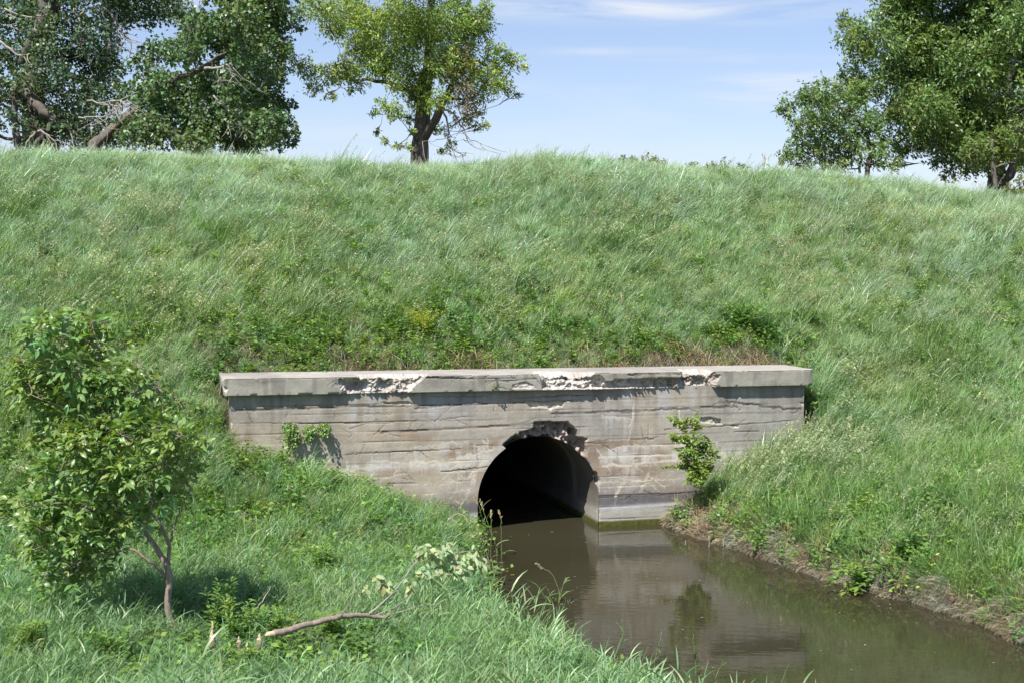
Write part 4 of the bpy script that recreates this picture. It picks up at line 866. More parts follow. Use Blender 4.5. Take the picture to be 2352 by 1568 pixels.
tree('young_maple_tree', 'small round maple at the left foot of the big dark maple on the right', 'tree', 39, [(1992, 396, 6), (2000, 350, 5), (1985, 300, 4), (1950, 250, 3)],
     [(1828, 225, 20), (1808, 255, 16), (1858, 215, 22), (1895, 205, 24), (1882, 250, 32), (1842, 272, 26), (1928, 245, 34), (1955, 220, 26), (1892, 300, 34), (1940, 300, 32), (1975, 285, 26), (1822, 345, 22), (1858, 360, 26), (1905, 360, 24), (1800, 360, 10), (1945, 345, 26), (1985, 335, 12), (1830, 305, 10), (1795, 250, 8), (1870, 330, 20), (2010, 300, 16), (1925, 385, 14), (1840, 385, 14), (1880, 388, 12), (2020, 340, 20), (2015, 255, 22), (2038, 372, 14), (2010, 375, 16)], (.18, .275, .10), (.12, .05), m_barkB, m_lbox, per=4200, spread=.5, rmul=1.1, back=.4, group='trees along the embankment top', limbs=[[(1975, 398, 0, 3), (1972, 350, 0, 3), (1930, 300, 0, 2)], [(1990, 370, 0, 3), (2020, 340, 0, 2), (2040, 325, 0, 1)]])
tree('box_elder_tree', 'light green bushy tree low against the big maple, at the right edge', 'tree', 38, [(2285, 440, 7), (2283, 400, 6), (2278, 350, 5), (2280, 320, 3)],
     [(2228, 330, 24), (2262, 318, 26), (2215, 350, 14), (2300, 318, 24), (2335, 300, 24), (2355, 330, 26), (2250, 355, 26), (2292, 360, 28), (2325, 345, 24), (2335, 375, 18), (2270, 385, 16), (2225, 372, 12)], (.18, .26, .08), (.12, .05), m_barkB, m_lash, per=3600, spread=.6, back=.4, extra_top=[(2390, 320, 30), (2385, 360, 24)], group='trees along the embankment top')
def bush(name, label, Y, blobs, base, leaf=(.13, .06), per=1900, spread=.35, mat=None, cat='bush'):
    x = np.mean([b[0] for b in blobs]); y = max(b[1] + b[2] for b in blobs)
    return tree(name, label, cat, Y, [(x, y + 6, 3), (x, y - 8, 2.5), (x, np.mean([b[1] for b in blobs]), 2)], blobs, base, leaf, m_barkB, mat or m_lash, per=per, spread=spread, back=.2)
bush('hedge_bush', 'yellow-green bush on the embankment top at the right frame edge', 37, [(2318, 432, 16), (2340, 420, 20), (2350, 448, 16), (2365, 435, 18)], (.17, .21, .04))
bush('roadside_bush', 'distant bush just showing over the grass right of the hill top', 70, [(1435, 366, 12), (1462, 364, 12), (1490, 368, 12), (1515, 372, 10)], (.24, .29, .12), (.16, .09), 2200, .5)
bush('far_bush', 'distant low bush over the crest, left of the bare dead sapling', 80, [(1590, 384, 11), (1625, 382, 12), (1660, 384, 12), (1695, 388, 11)], (.22, .28, .12), (.16, .09), 2200, .5)
# dead sapling on the skyline
def sticks(name, label, cat, Y, lines, mat, group=None, gx=None):
    it = []
    for ln in lines:
        q = spline([at(p[0], p[1], Y + (p[3] if len(p) > 3 else 0)) for p in ln], 8, .004); it.append((q, np.interp(np.linspace(0, 1, 8), np.linspace(0, 1, len(ln)), [p[2] * Y / FPX for p in ln])))
    V, F = tubes(it, 6); o = mesh_obj(name, V, F, mat, None, None, smooth=True); return tag(o, label, cat, group)
sticks('dead_sapling', 'thin leafless dead sapling standing on the skyline between the ash and the right trees', 'dead sapling', 33, [[(1756, 430, 2.2), (1756, 385, 2.0), (1757, 372, 1.6), (1756, 350, 1.2)], [(1757, 376, 1.6), (1744, 384, 1.3), (1736, 394, 1.0)], [(1757, 374, 1.6), (1768, 384, 1.3), (1778, 394, 1.0)], [(1756, 366, 1.2), (1752, 360, 1.0), (1750, 352, .8)]], m_barkP)
# ------------------------------------------------------------------ foreground sapling
m_barkS = bark_mat('smooth_sapling_bark', (.20, .15, .12), (.42, .34, .28), 30, .25)
m_lsap = leaf_mat('sapling_leaves', (1, 1, 1), .38, .36, .55, 2.0, ((.85, 1, 1.1), (1.15, 1.04, .85)), (1.25, 1.25, .4))
def compound(anchor, dirs, base, L, w, nl=5, k_col=.15):
    """compound leaves: nl leaflets in pairs plus one at the end, on a thin stalk"""
    n = len(anchor); out = []; dirs = dirs / np.linalg.norm(dirs, axis=1, keepdims=True)
    up = np.array([0, 0, 1.]) + rng.normal(0, .35, (n, 3)); side = np.cross(dirs, up); side /= np.linalg.norm(side, axis=1, keepdims=True); nn = np.cross(side, dirs)
    S = U(.8, 1.2, n) * L * 2.1; col = tone(base, n, k_col, .1)
    for j in range(nl):
        if j == nl - 1: u, sg_ = 1.0, 0
        else: u, sg_ = .30 + .55 * (j // 2) / max(1, (nl - 1) // 2 - 0 * 1), (1 if j % 2 else -1)
        P = anchor + dirs * (S * u)[:, None] * .8 - np.array([0, 0, 1]) * (S * u * u * .18)[:, None]
        A = dirs * (1 if sg_ == 0 else .45) + side * sg_ * .85 + rng.normal(0, .15, (n, 3)) - np.array([0, 0, .15])
        out.append(leaves_hi(P, A, nn + rng.normal(0, .3, (n, 3)), U(.75, 1.2, n) * L, U(.75, 1.2, n) * w, col * (1 + rng.uniform(-.12, .12, (n, 1)))))
    V, F, C, _ = ribbons(anchor, np.arctan2(dirs[:, 1], dirs[:, 0]), np.arccos(np.clip(dirs[:, 2], -1, 1)), np.full(n, .35), S * .9, np.full(n, .003), tone((.16, .2, .07), n), 3); out.append((V, F, C))
    return join(out)
def sapling():
    Y = 13.7; g = float(height(at(400, 1449, Y)[0], Y)); base = at(403, 1452, Y); root = empty('ash_sapling', (base[0], base[1], g), 'leafy young ash with a curved pinkish-grey trunk on the left bank, nearest to the camera', 'sapling')
    sc = Y / FPX; it = []
    st = [(405, 1475, 9.5), (403, 1449, 8.5), (387, 1407, 8), (388, 1339, 8), (384, 1297, 7.5), (363, 1265, 6.5), (329, 1212, 5.5), (316, 1170, 5), (303, 1123, 4.5), (287, 1049, 4), (269, 1007, 3.6), (253, 944, 3.2), (237, 864, 2.6), (221, 785, 2), (206, 722, 1.2)]
    def tb(l, dy0=0, dy1=0, n=16, j=.004):
        q = spline([at(a, b, Y + dy0 + (dy1 - dy0) * k / (len(l) - 1)) for k, (a, b, c) in enumerate(l)], n, j); return q, np.interp(np.linspace(0, 1, n), np.linspace(0, 1, len(l)), [c * sc for a, b, c in l])
    tr = tb(st, 0, 0, 40, .003)
    bl = [([(386, 1300, 5), (389, 1249, 4.6), (363, 1196, 4), (345, 1170, 3.5), (352, 1130, 3), (360, 1060, 3), (368, 1022, 2.5), (372, 960, 1.8), (370, 900, 1)], 0, -.2), ([(382, 1325, 4.5), (360, 1300, 4), (337, 1284, 3.5), (290, 1258, 3), (226, 1281, 2), (180, 1290, 1)], 0, -.3), ([(269, 1007, 3), (240, 990, 2.6), (221, 980, 2.4), (174, 946, 2), (121, 925, 1.2), (70, 905, .8)], 0, -.3),
          ([(329, 1212, 3), (290, 1190, 2.4), (215, 1170, 2), (140, 1155, 1.3), (60, 1165, .8)], 0, -.3), ([(345, 1170, 2.5), (400, 1110, 2), (440, 1060, 1.3)], 0, .2), ([(287, 1049, 2.5), (340, 1010, 2), (400, 960, 1.4), (420, 930, 1)], 0, .2), ([(237, 864, 2), (180, 840, 1.5), (100, 830, 1), (40, 825, .7)], 0, -.2), ([(240, 880, 2), (300, 840, 1.5), (330, 810, 1)], 0, .1),
          ([(300, 1100, 2.2), (230, 1075, 1.8), (150, 1060, 1)], 0, .2), ([(226, 800, 1.5), (160, 765, 1.2), (90, 745, .8)], 0, -.1), ([(389, 1249, 3), (410, 1180, 2.4), (438, 1120, 1.3)], 0, .1), ([(320, 1190, 2.2), (250, 1230, 1.6), (150, 1250, .9)], 0, .15)]
    nodes = [tr[0][10:]]
    for l, a, b in bl:
        q = tb(l, a, b, 18, .006); nodes.append(q[0][5:]); V, F = tubes([q], 7); mesh_obj('branch', V, F, m_barkS, root, smooth=True)
    nodes = np.concatenate(nodes)
    B = [(90, 755, 26), (150, 742, 28), (208, 735, 26), (245, 740, 16), (60, 775, 12), (140, 790, 38), (208, 790, 42), (272, 800, 24), (58, 825, 26), (25, 825, 14), (110, 840, 36), (180, 850, 46), (250, 860, 42), (318, 835, 20), (90, 900, 38), (60, 880, 24), (150, 920, 46), (230, 930, 50), (310, 905, 38), (362, 885, 26), (398, 915, 24), (430, 935, 14), (115, 985, 42), (200, 1000, 50), (280, 1000, 50), (350, 980, 46), (412, 1000, 36), (440, 1040, 26), (150, 1060, 42), (230, 1080, 50), (310, 1070, 42), (380, 1060, 40), (430, 1080, 20), (75, 1160, 28), (45, 1140, 14), (130, 1150, 42), (200, 1160, 46), (265, 1150, 34), (330, 1120, 26), (130, 1220, 42), (200, 1230, 42), (90, 1255, 24), (160, 1290, 30), (210, 1310, 20), (110, 1100, 26), (400, 1130, 24), (430, 1110, 20), (260, 1220, 30), (300, 1180, 24), (95, 1215, 30), (70, 1190, 24), (150, 1325, 24), (195, 1345, 16), (120, 1290, 26), (230, 1290, 24), (60, 1230, 16), (280, 1245, 16), (345, 1150, 18), (440, 1000, 22), (455, 1060, 16), (150, 1345, 20), (200, 1345, 18), (110, 1320, 20), (330, 1185, 20), (385, 1150, 20), (245, 1320, 16), (175, 1270, 30), (215, 720, 20), (165, 722, 18), (120, 738, 20)]
    tw = []; anc = []; dr = []
    for x, y, r in B:
        for rep in range(2 if r > 22 else 1):
            c = at(x, y, Y + rng.normal(0, .28)); R_ = r * sc; j = np.argmin(np.linalg.norm(nodes - c, axis=1) + .4 * np.maximum(0, nodes[:, 2] - c[2])); a = nodes[j]
            q = spline([a, (a + c) / 2 + rng.normal(0, .03, 3) + [0, 0, -.02], c], 6, .004); tw.append((q, np.linspace(.006, .003, 6)))
            m = max(4, int(R_ * R_ * 860)); d = rng.normal(0, 1, (m, 3)); d[:, 0] -= .12; d /= np.linalg.norm(d, axis=1, keepdims=True)
            ends = c + d * R_ * U(.3, .85, m)[:, None]
            for e in ends[:7]: tw.append((spline([c, (c + e) / 2 + rng.normal(0, .015, 3), e], 4), np.linspace(.003, .0015, 4)))
            anc.append(ends); dr.append(d * .8 + rng.normal(0, .4, (m, 3)) + np.array([-.35, -.1, .05]))
    V, F = tubes([tr] + tw, 9); mesh_obj('trunk', V, F, m_barkS, root, smooth=True)
    V, F, C = compound(np.concatenate(anc), np.concatenate(dr), (.225, .34, .115), .090, .044, 5); mesh_obj('foliage', V, F, m_lsap, root, C)
    # bunches of winged seeds
    ks = [(245, 1000), (262, 1012), (200, 1000), (355, 1040), (372, 1030), (300, 1105), (330, 1125), (210, 1205), (160, 1210), (420, 1052), (283, 1105), (318, 1100)]
    for x, y in ks:
        P, A, Nn = [], [], []; c = at(x, y, Y - .25)
        for i in range(14): P.append(c + rng.normal(0, .012, 3)); A.append(np.array([rng.normal(0, .35), rng.normal(0, .35), -1])); Nn.append(rng.normal(0, 1, 3))
        V, F, C = leaves(np.array(P), np.array(A), np.array(Nn), U(.05, .08, len(P)), U(.008, .013, len(P)), tone((.26, .30, .07), len(P))); mesh_obj('seed_bunch', V, F, m_lsap, root, C)
sapling()
# ------------------------------------------------------------------ small leafy plants
def plant(name, label, cat, stems, base, L, w, per, mat=None, stem_mat=None, k='alt', nl=3, group=None, droop=.2, hi=True, start=.2, sr=.004, tcol=(.13, .17, .06)):
    """stems: list of world polylines; leaves set along them"""
    g = stems[0][0]; root = empty(name, tuple(g), label, cat, group); it, P, A, Nn, sz = [], [], [], [], []
    for s_ in stems:
        ln = np.linalg.norm(np.diff(np.array(s_), axis=0), axis=1).sum(); q = spline(s_, 10, .003); it.append((q, np.linspace(sr, sr * .4, 10)))
        m = max(3, int(per * ln)); u = np.sort(U(start, 1.0, m)); pos = np.stack([np.interp(u, np.linspace(0, 1, 10), q[:, a]) for a in range(3)], -1); tg = q[-1] - q[0]; tg /= np.linalg.norm(tg) + 1e-9
        a = np.arange(m) * 2.4 + rng.uniform(0, 6) + rng.normal(0, .4, m); d = np.stack([np.cos(a), np.sin(a), U(-droop, .6, m)], -1) + tg * .35
        P.append(pos + d * .012); A.append(d); Nn.append(np.stack([rng.normal(0, .3, m), rng.normal(-.1, .3, m), np.ones(m)], -1)); sz.append(1.1 - .5 * u)
    V, F = tubes(it, 5); mesh_obj('stem', V, F, stem_mat or m_barkS, root, smooth=True)
    P, A, Nn, sz = map(np.concatenate, (P, A, Nn, sz)); n_ = len(P)
    if k == 'comp': V, F, C = compound(P, A, base, L, w, nl)
    else: V, F, C = (leaves_hi if hi else leaves)(P, A, Nn, L * sz * U(.8, 1.2, n_), w * sz * U(.8, 1.2, n_), tone(base, n_, .15, .1))
    mesh_obj('foliage', V, F, mat or m_lsap, root, C); return root
m_stem = bark_mat('green_stems', (.12, .17, .06), (.20, .26, .10), 30, .1)
def stem_from(px, py, Y, h, n, spread, lean=(0, 0)):
    b = at(px, py, Y); z = float(height(b[0], b[1])) - .03; out = []
    for i in range(n):
        o_ = np.array([rng.normal(0, .05), rng.normal(0, .05), 0]); e = np.array([rng.normal(lean[0], spread), rng.normal(lean[1], spread), h * rng.uniform(.7, 1.08)]); p0 = np.array([b[0], b[1], z]) + o_
        out.append([p0, p0 + e * np.array([.25, .25, .5]), p0 + e])
    return out
# maple sapling in front of the wall, right of the opening
SWd = 20.9
mp_st = [[at(1612, 1110, SWd), at(1600, 1060, SWd), at(1592, 1010, SWd), at(1598, 965, SWd)], [at(1605, 1090, SWd), at(1580, 1010, SWd - .05), at(1562, 975, SWd), at(1540, 963, SWd)], [at(1615, 1100, SWd), at(1620, 1050, SWd), at(1612, 1000, SWd - .1)], [at(1608, 1070, SWd), at(1580, 1020, SWd + .05), at(1552, 1008, SWd)], [at(1612, 1120, SWd), at(1585, 1075, SWd), at(1575, 1060, SWd - .1)], [at(1612, 1110, SWd - .1), at(1632, 1060, SWd - .1), at(1628, 1030, SWd)], [at(1612, 1110, SWd), at(1602, 1070, SWd - .2), at(1596, 1040, SWd - .2)], [at(1620, 1130, SWd - .1), at(1600, 1100, SWd - .2), at(1585, 1085, SWd - .2)]]
mp_tw = []
for st_ in mp_st:
    q_ = spline(st_, 12)
    for k_ in range(11):
        p_ = q_[rng.integers(3, 12)]; d_ = np.array([rng.normal(-.03, .10), rng.normal(-.03, .07), rng.normal(.03, .08)]); mp_tw.append([p_, p_ + d_ * .5 + [0, 0, .01], p_ + d_])
mp_st = mp_st + mp_tw
plant('maple_sapling', 'bright yellow-green maple sapling growing against the headwall right of the opening', 'sapling', mp_st, (.235, .345, .08), .07, .052, 105, k='alt', sr=.004, start=.1, droop=.8)
# vine clumps on the wall
def vine(px, py, r, label, hang):
    g = W(*[np.array(v) for v in (on_wall(px, py - r, -.03)[0], -.03, on_wall(px, py - r, -.03)[1])]); root = empty('wall_vine', tuple(g), label, 'vine', 'vines hanging on the headwall')
    it, P = [], []
    for i in range(int(7 + r * .35)):
        x = px + rng.uniform(-r, r); y0 = py - r * rng.uniform(.2, 1); y1 = py + r * rng.uniform(-.2, hang * 1.5); s0_, z0_ = on_wall(x, y0, -.03); s1_, z1_ = on_wall(x + rng.uniform(-.3, .1) * r, y1, -.05)
        a = W(np.array(s0_), np.array(-.02), np.array(z0_)); b = W(np.array(s1_), np.array(-rng.uniform(.04, .13)), np.array(z1_)); q = spline([a, (a + b) / 2 + W(np.array(0.), np.array(-.06), np.array(0.)) - W(np.array(0.), np.array(0.), np.array(0.)), b], 7, .006); it.append((q, np.linspace(.004, .002, 7)))
        m = int(rng.integers(14, 44)); P.append(q[np.minimum(6, (rng.uniform(0, 1, m) ** 1.7 * 7).astype(int))] + rng.normal(0, .028, (m, 3)))
    P = np.concatenate(P); n_ = len(P); wn = np.array([sT, -cT, 0]); P = P + wn * np.abs(rng.normal(0, .03, n_))[:, None]
    A = np.stack([rng.normal(0, .6, n_), rng.normal(-.3, .4, n_), -U(.1, 1, n_)], -1); Nn = wn * .8 + np.array([0, 0, .7]) + rng.normal(0, .4, (n_, 3))
    V, F = tubes(it, 4); mesh_obj('stem', V, F, m_barkS, root); V, F, C = leaves_hi(P, A, Nn, U(.024, .046, n_), U(.02, .038, n_), tone((.165, .26, .06), n_)); mesh_obj('foliage', V, F, m_lsap, root, C)
vine(662, 992, 20, 'largest leafy vine clump on the left of the headwall, leftmost of the three', 1.5)
vine(712, 988, 9, 'middle vine clump of the three on the headwall, with a few browning leaves', 1.6)
vine(744, 984, 8, 'smallest vine clump, nearest to the culvert opening of the three', 1.1)
# sprig growing from the coping
s_, z_ = on_wall(1138, 892, -.12); b = W(np.array(s_), np.array(-.11), np.array(z_)); plant('coping_sprig', 'tiny green sprig rooted in a crack of the coping above the opening', 'sprig', [[b, b + [.01, -.02, .03], b + [.0, -.03, .09]], [b, b + [.02, -.03, .02], b + [.03, -.04, .05]], [b, b + [-.02, -.03, .02], b + [-.02, -.05, .06]]], (.14, .24, .06), .04, .025, 90, sr=.002)
# reeds at the water's edge
def reeds(name, label, stalks, seed_head, group=None):
    g = stalks[0][0][0]; root = empty(name, tuple(g), label, 'reed', group)
    for pts, hd in stalks:
        q = spline(pts, 12, .003); V, F = tubes([(q, np.linspace(.006, .0035, 12))], 4); st = mesh_obj('stalk', V, F, m_stem, root)
        k = 5; idx = np.sort(rng.integers(2, 9, k)); az = U(0, 6.28, k); V, F, C, _ = ribbons(q[idx], az, U(.3, .8, k), U(.6, 1.4, k), U(.12, .28, k), U(.009, .015, k), tone((.20, .32, .12), k), 5); mesh_obj('foliage', V, F, m_fore, st, C)
        if hd:
            m = 34; u = U(0, 1, m); a = q[-1]; b_ = q[-1] + (q[-1] - q[-4]) / np.linalg.norm(q[-1] - q[-4]) * hd; P = a + (b_ - a) * u[:, None]; A = (b_ - a)[None] / hd + rng.normal(0, .35, (m, 3)); V, F, C = leaves(P - (b_ - a) * .3, A, rng.normal(0, 1, (m, 3)), U(.025, .045, m), U(.009, .015, m), tone((.50, .45, .28), m)); mesh_obj('seed_head', V, F, m_dry, st, C)
def G(px, py, Y): p = at(px, py, Y); p[2] = min(p[2], float(height(p[0], p[1])) if float(height(p[0], p[1])) > 0 else -.05); return p
reeds('reed_clump', 'tall thin reeds with pale seed heads in front of the left side of the opening', [(([at(1130, 1330, 19.3), at(1120, 1250, 19.3), at(1105, 1180, 19.3), at(1096, 1152, 19.3)]), .12), ([at(1135, 1330, 19.2), at(1140, 1260, 19.2), at(1120, 1200, 19.2), at(1108, 1165, 19.2)], .14), ([at(1150, 1340, 19.0), at(1152, 1260, 19.0), at(1151, 1200, 19.0), at(1149, 1184, 19.0)], .1), ([at(1128, 1340, 19.1), at(1127, 1270, 19.1), at(1129, 1210, 19.1), at(1128, 1186, 19.1)], .1), ([at(1110, 1320, 19.4), at(1100, 1260, 19.4), at(1082, 1215, 19.4), at(1072, 1195, 19.4)], .12), ([at(1120, 1330, 19.3), at(1112, 1270, 19.3), at(1100, 1225, 19.3), at(1094, 1212, 19.3)], .12)], 1)
reeds('reed_clump', 'leaning reed tuft standing in the water off the left bank, beyond the foreground grass', [([at(1265, 1425, 16.6), at(1285, 1370, 16.6), at(1270, 1320, 16.6), at(1245, 1303, 16.6)], .1), ([at(1262, 1425, 16.6), at(1255, 1380, 16.6), at(1235, 1345, 16.6), at(1222, 1335, 16.6)], 0), ([at(1275, 1425, 16.5), at(1285, 1380, 16.5), at(1292, 1345, 16.5), at(1300, 1325, 16.5)], 0), ([at(1270, 1430, 16.5), at(1268, 1395, 16.5), at(1262, 1365, 16.5), at(1258, 1350, 16.5)], 0), ([at(1280, 1430, 16.5), at(1296, 1400, 16.5), at(1310, 1375, 16.5)], 0)], 1)
reeds('reed_clump', 'single tall green reed standing at the near water edge, bottom centre', [([at(1600, 1560, 13.6), at(1598, 1520, 13.6), at(1594, 1480, 13.6), at(1593, 1455, 13.6)], 0), ([at(1500, 1540, 14), at(1510, 1490, 14), at(1520, 1450, 14)], 0), ([at(1420, 1500, 14.5), at(1432, 1450, 14.5), at(1428, 1420, 14.5)], 0), ([at(1640, 1575, 13.5), at(1650, 1540, 13.5), at(1668, 1520, 13.5)], 0)], 1)
reeds('reed_clump', 'dark green reed tuft against the foot of the headwall, left of the opening', [(([at(890, 1190, 19.6), at(875 + d, 1150, 19.6), at(850 + 1.4 * d, 1100 + abs(d) * .6, 19.6)]), 0) for d in (-14, -6, 0, 8, 18, 28, 36)], 1)
# bank plants with stems and leaves
plant('willow_herb', 'leafy willow-like weed clump in the middle of the left bank', 'weed', stem_from(735, 1290, 16.3, .50, 12, .16), (.19, .33, .075), .12, .030, 60, stem_mat=m_stem)
plant('willow_herb', 'tall narrow-leaved weed standing before the wall left of the dark reeds', 'weed', stem_from(765, 1135, 19.3, .38, 4, .06), (.15, .28, .06), .12, .03, 42, stem_mat=m_stem)
NT = [((560, 1450), 13.2, .55, 12, 'feathery nettle-like weed between the chewed stumps'), ((505, 1440), 13.7, .62, 6, 'tall thin nettle-like weed behind the leftmost chewed stump'), ((620, 1440), 13.6, .45, 8, 'low nettle-like weed behind the cut end of the felled trunk'), ((60, 1540), 12.4, .5, 14, 'dark nettle-like weed in the bottom left corner'), ((250, 1520), 12.6, .4, 9, 'short nettle-like weed below the young ash'), ((560, 1555), 12.4, .35, 9, 'nettle-like weed at the bottom edge below the stumps'), ((760, 1440), 13.4, .4, 8, 'nettle-like weed leaning over the middle of the felled trunk')]
for (x, y), Yd, h, n_, lb_ in NT: plant('nettle_weed', lb_, 'weed', stem_from(x, y, Yd, h, n_, .10), (.19, .31, .075), .11, .034, 80, stem_mat=m_stem, group='nettle-like weeds on the left bank')
plant('yellow_flowered_weed', 'yellow-flowered weed bush above the coping, left of centre', 'weed', stem_from(975, 800, 22.6, .48, 14, .2), (.36, .40, .05), .055, .026, 110, stem_mat=m_stem)
plant('slope_shrub', 'dark green shrub on the slope above the right half of the coping', 'shrub', stem_from(1700, 745, 24.2, .52, 20, .30, (.08, 0)), (.19, .32, .09), .08, .038, 90, stem_mat=m_stem)
plant('slope_shrub', 'dark green weed patch on the slope above the right end of the coping', 'shrub', stem_from(1860, 770, 24.6, .42, 14, .28, (.05, 0)), (.18, .30, .085), .075, .038, 90, stem_mat=m_stem)
plant('bank_shrub', 'yellowish lobed-leaf weed leaning over the water from the right bank', 'shrub', stem_from(1985, 1350, 17.3, .42, 7, .16, (-.1, -.1)) + [[at(1990, 1320, 17.3), at(1950, 1345, 17.1), at(1935, 1395, 16.9)], [at(2000, 1320, 17.3), at(1970, 1350, 17.0), at(1970, 1395, 16.9)], [at(1990, 1310, 17.3), at(1930, 1315, 17.1), at(1905, 1345, 17.0)]], (.23, .35, .08), .11, .05, 55, stem_mat=m_stem)
plant('bank_shrub', 'green leafy weed hanging above the cut bank, right of the yellowish one', 'shrub', stem_from(2085, 1345, 17.2, .45, 6, .16, (-.05, -.1)), (.17, .30, .08), .11, .045, 50, stem_mat=m_stem)
plant('bank_shrub', 'pale-tipped weed on the right bank above the leaning one', 'shrub', stem_from(1930, 1270, 18.6, .38, 6, .12), (.27, .37, .13), .09, .04, 55, stem_mat=m_stem)
plant('understory_shoot', 'thin leafy shoot below the crown of the young ash', 'shoot', [[at(345, 1460, 14.0), at(320, 1400, 14.0), at(292, 1350, 14.0), at(285, 1310, 14.0)], [at(340, 1455, 14.1), at(332, 1380, 14.1), at(325, 1330, 14.0)], [at(320, 1400, 14.0), at(300, 1390, 13.9), at(270, 1360, 13.9)]], (.18, .30, .08), .10, .05, 40, sr=.008)
# ------------------------------------------------------------------ felled sapling, stumps
m_cut = bark_mat('chewed_pale_wood', (.50, .38, .24), (.72, .60, .42), 40, .5, 1)
def stump(px, y0, y1, Y, r, label, shape):
    b = at(px, y1, Y); g = float(height(b[0], b[1])); root = empty('chewed_stump', (b[0], b[1], g), label, 'stump', 'chewed sapling stumps on the left bank')
    top = at(px, y0, Y); mid = b + (top - b) * shape
    V, F = tubes([(spline([b - [0, 0, .25], b, mid], 8, .002), np.full(8, r))], 9); mesh_obj('bark', V, F, m_barkS, root, smooth=True)
    e = mid + (top - mid); q = spline([mid - [0, 0, .005], mid + (e - mid) * .4, e], 9, .002); rr = np.array([1.0, .9, .68, .5, .42, .42, .4, .32, .12]) * r * 1.0
    V, F = tubes([(q, rr)], 9); V = V + (vnoise(V[:, 0:1] * 150, V[:, 2:3] * 150, 5) - .5) * .008; mesh_obj('chewed_top', V, F, m_cut, root)
stump(488, 1426, 1490, 12.95, .030, 'tallest chewed stump with a thin pale splintered point, beside the dark shaded hollow', .42)
stump(568, 1474, 1505, 12.65, .021, 'short chewed stump between the tallest stump and the one under the log end', .35)
stump(549, 1460, 1492, 12.85, .022, 'dark grey stump stub half hidden behind nettle-like weeds', .6)
stump(596, 1454, 1508, 12.65, .027, 'leaning chewed stump right under the cut end of the felled trunk', .75)
LY = 13.25
lg = [(609, 1458, 13.05), (628, 1453, 13.1), (648, 1450, 13.15), (692, 1437, 13.3), (721, 1430, 13.4), (761, 1420, 13.5), (794, 1414, 13.6), (825, 1412, 13.7), (863, 1415, 13.8), (910, 1420, 13.9)]
lp = [at(a_, b__, c_ - .30) for a_, b__, c_ in lg]; root = empty('felled_sapling', tuple(lp[4]), 'beaver-felled sapling lying on the left bank grass with pale chewed end and wilting pale leaves', 'felled sapling')
q = spline(lp[1:], 30, .003); V, F = tubes([(q, np.interp(np.linspace(0, 1, 30), [0, .2, .7, 1], [.029, .031, .024, .014]) * (1 + .22 * (vnoise(np.arange(30) * .8, np.zeros(30), 8) - .5)))], 14); V = V + (vnoise(V[:, 0:1] * 60 + V[:, 2:3] * 40, V[:, 1:2] * 60, 9) - .5) * .005; mesh_obj('trunk', V, F, m_barkS, root, smooth=True)
q = spline([lp[0], (lp[0] + lp[1]) / 2, lp[1] + (lp[2] - lp[1]) * .15], 9, .0015); V, F = tubes([(q, np.array([.006, .016, .021, .024, .026, .027, .028, .029, .029]))], 12); V = V + (vnoise(V[:, 0:1] * 140, V[:, 2:3] * 140, 6) - .5) * .008; mesh_obj('chewed_end', V, F, m_cut, root)
br = [[(848, 1408, 13.75), (885, 1378, 13.9), (917, 1341, 14.3), (953, 1293, 14.8), (985, 1275, 15.0), (1030, 1272, 15.2), (1075, 1280, 15.3)], [(863, 1412, 13.8), (920, 1385, 14.0), (960, 1350, 14.3)], [(880, 1415, 13.8), (950, 1395, 14.0), (1010, 1385, 14.1)], [(953, 1293, 14.8), (965, 1270, 14.9), (972, 1255, 14.9)], [(990, 1276, 15.0), (1020, 1290, 15.1), (1045, 1310, 15.1)], [(1040, 1272, 15.2), (1085, 1265, 15.3), (1105, 1285, 15.3)], [(900, 1395, 14), (870, 1440, 13.7), (850, 1435, 13.6)], [(780, 1415, 13.5), (810, 1370, 13.9), (816, 1310, 14.2)]]
endp = []
for i, l in enumerate(br):
    q = spline([at(a_, b__, c_ - .30) for a_, b__, c_ in l], 14, .004); V, F = tubes([(q, np.linspace(.011 if i == 0 else .006, .003, 14))], 7); mesh_obj('branch', V, F, m_barkP if i < 3 else m_barkS, root, smooth=True)
m_wilt = leaf_mat('wilted_leaves', (1, 1, 1), .35, .5, .4, 2, ((.95, 1, 1), (1.1, 1, .9)), (1.1, 1.15, .6))
A0 = [(975, 1262, 14.9, 14), (1000, 1275, 15.05, 18), (1025, 1262, 15.1, 16), (1050, 1285, 15.2, 20), (1080, 1275, 15.3, 16), (1100, 1290, 15.3, 14), (1030, 1305, 15.1, 20), (1060, 1310, 15.1, 16), (970, 1310, 14.8, 14), (1000, 1320, 14.9, 12), (838, 1352, 14.1, 6), (868, 1330, 14.2, 8), (890, 1345, 14.2, 10), (940, 1340, 14.4, 8)]
P = np.concatenate([at(x, y, d - .35)[None] + rng.normal(0, 1, (max(8, int(r * 1.7)), 3)) * r * .0028 for x, y, d, r in A0]); n_ = len(P)
A = np.stack([rng.normal(.1, .5, n_), rng.normal(-.2, .5, n_), -U(.0, 1.0, n_)], -1); V, F, C = leaves_hi(P, A, np.stack([rng.normal(0, .5, n_), rng.normal(-.7, .4, n_), U(.2, 1, n_)], -1), U(.06, .115, n_), U(.03, .055, n_), tone((.38, .47, .26), n_, .15)); mesh_obj('wilted_foliage', V, F, m_wilt, root, C)
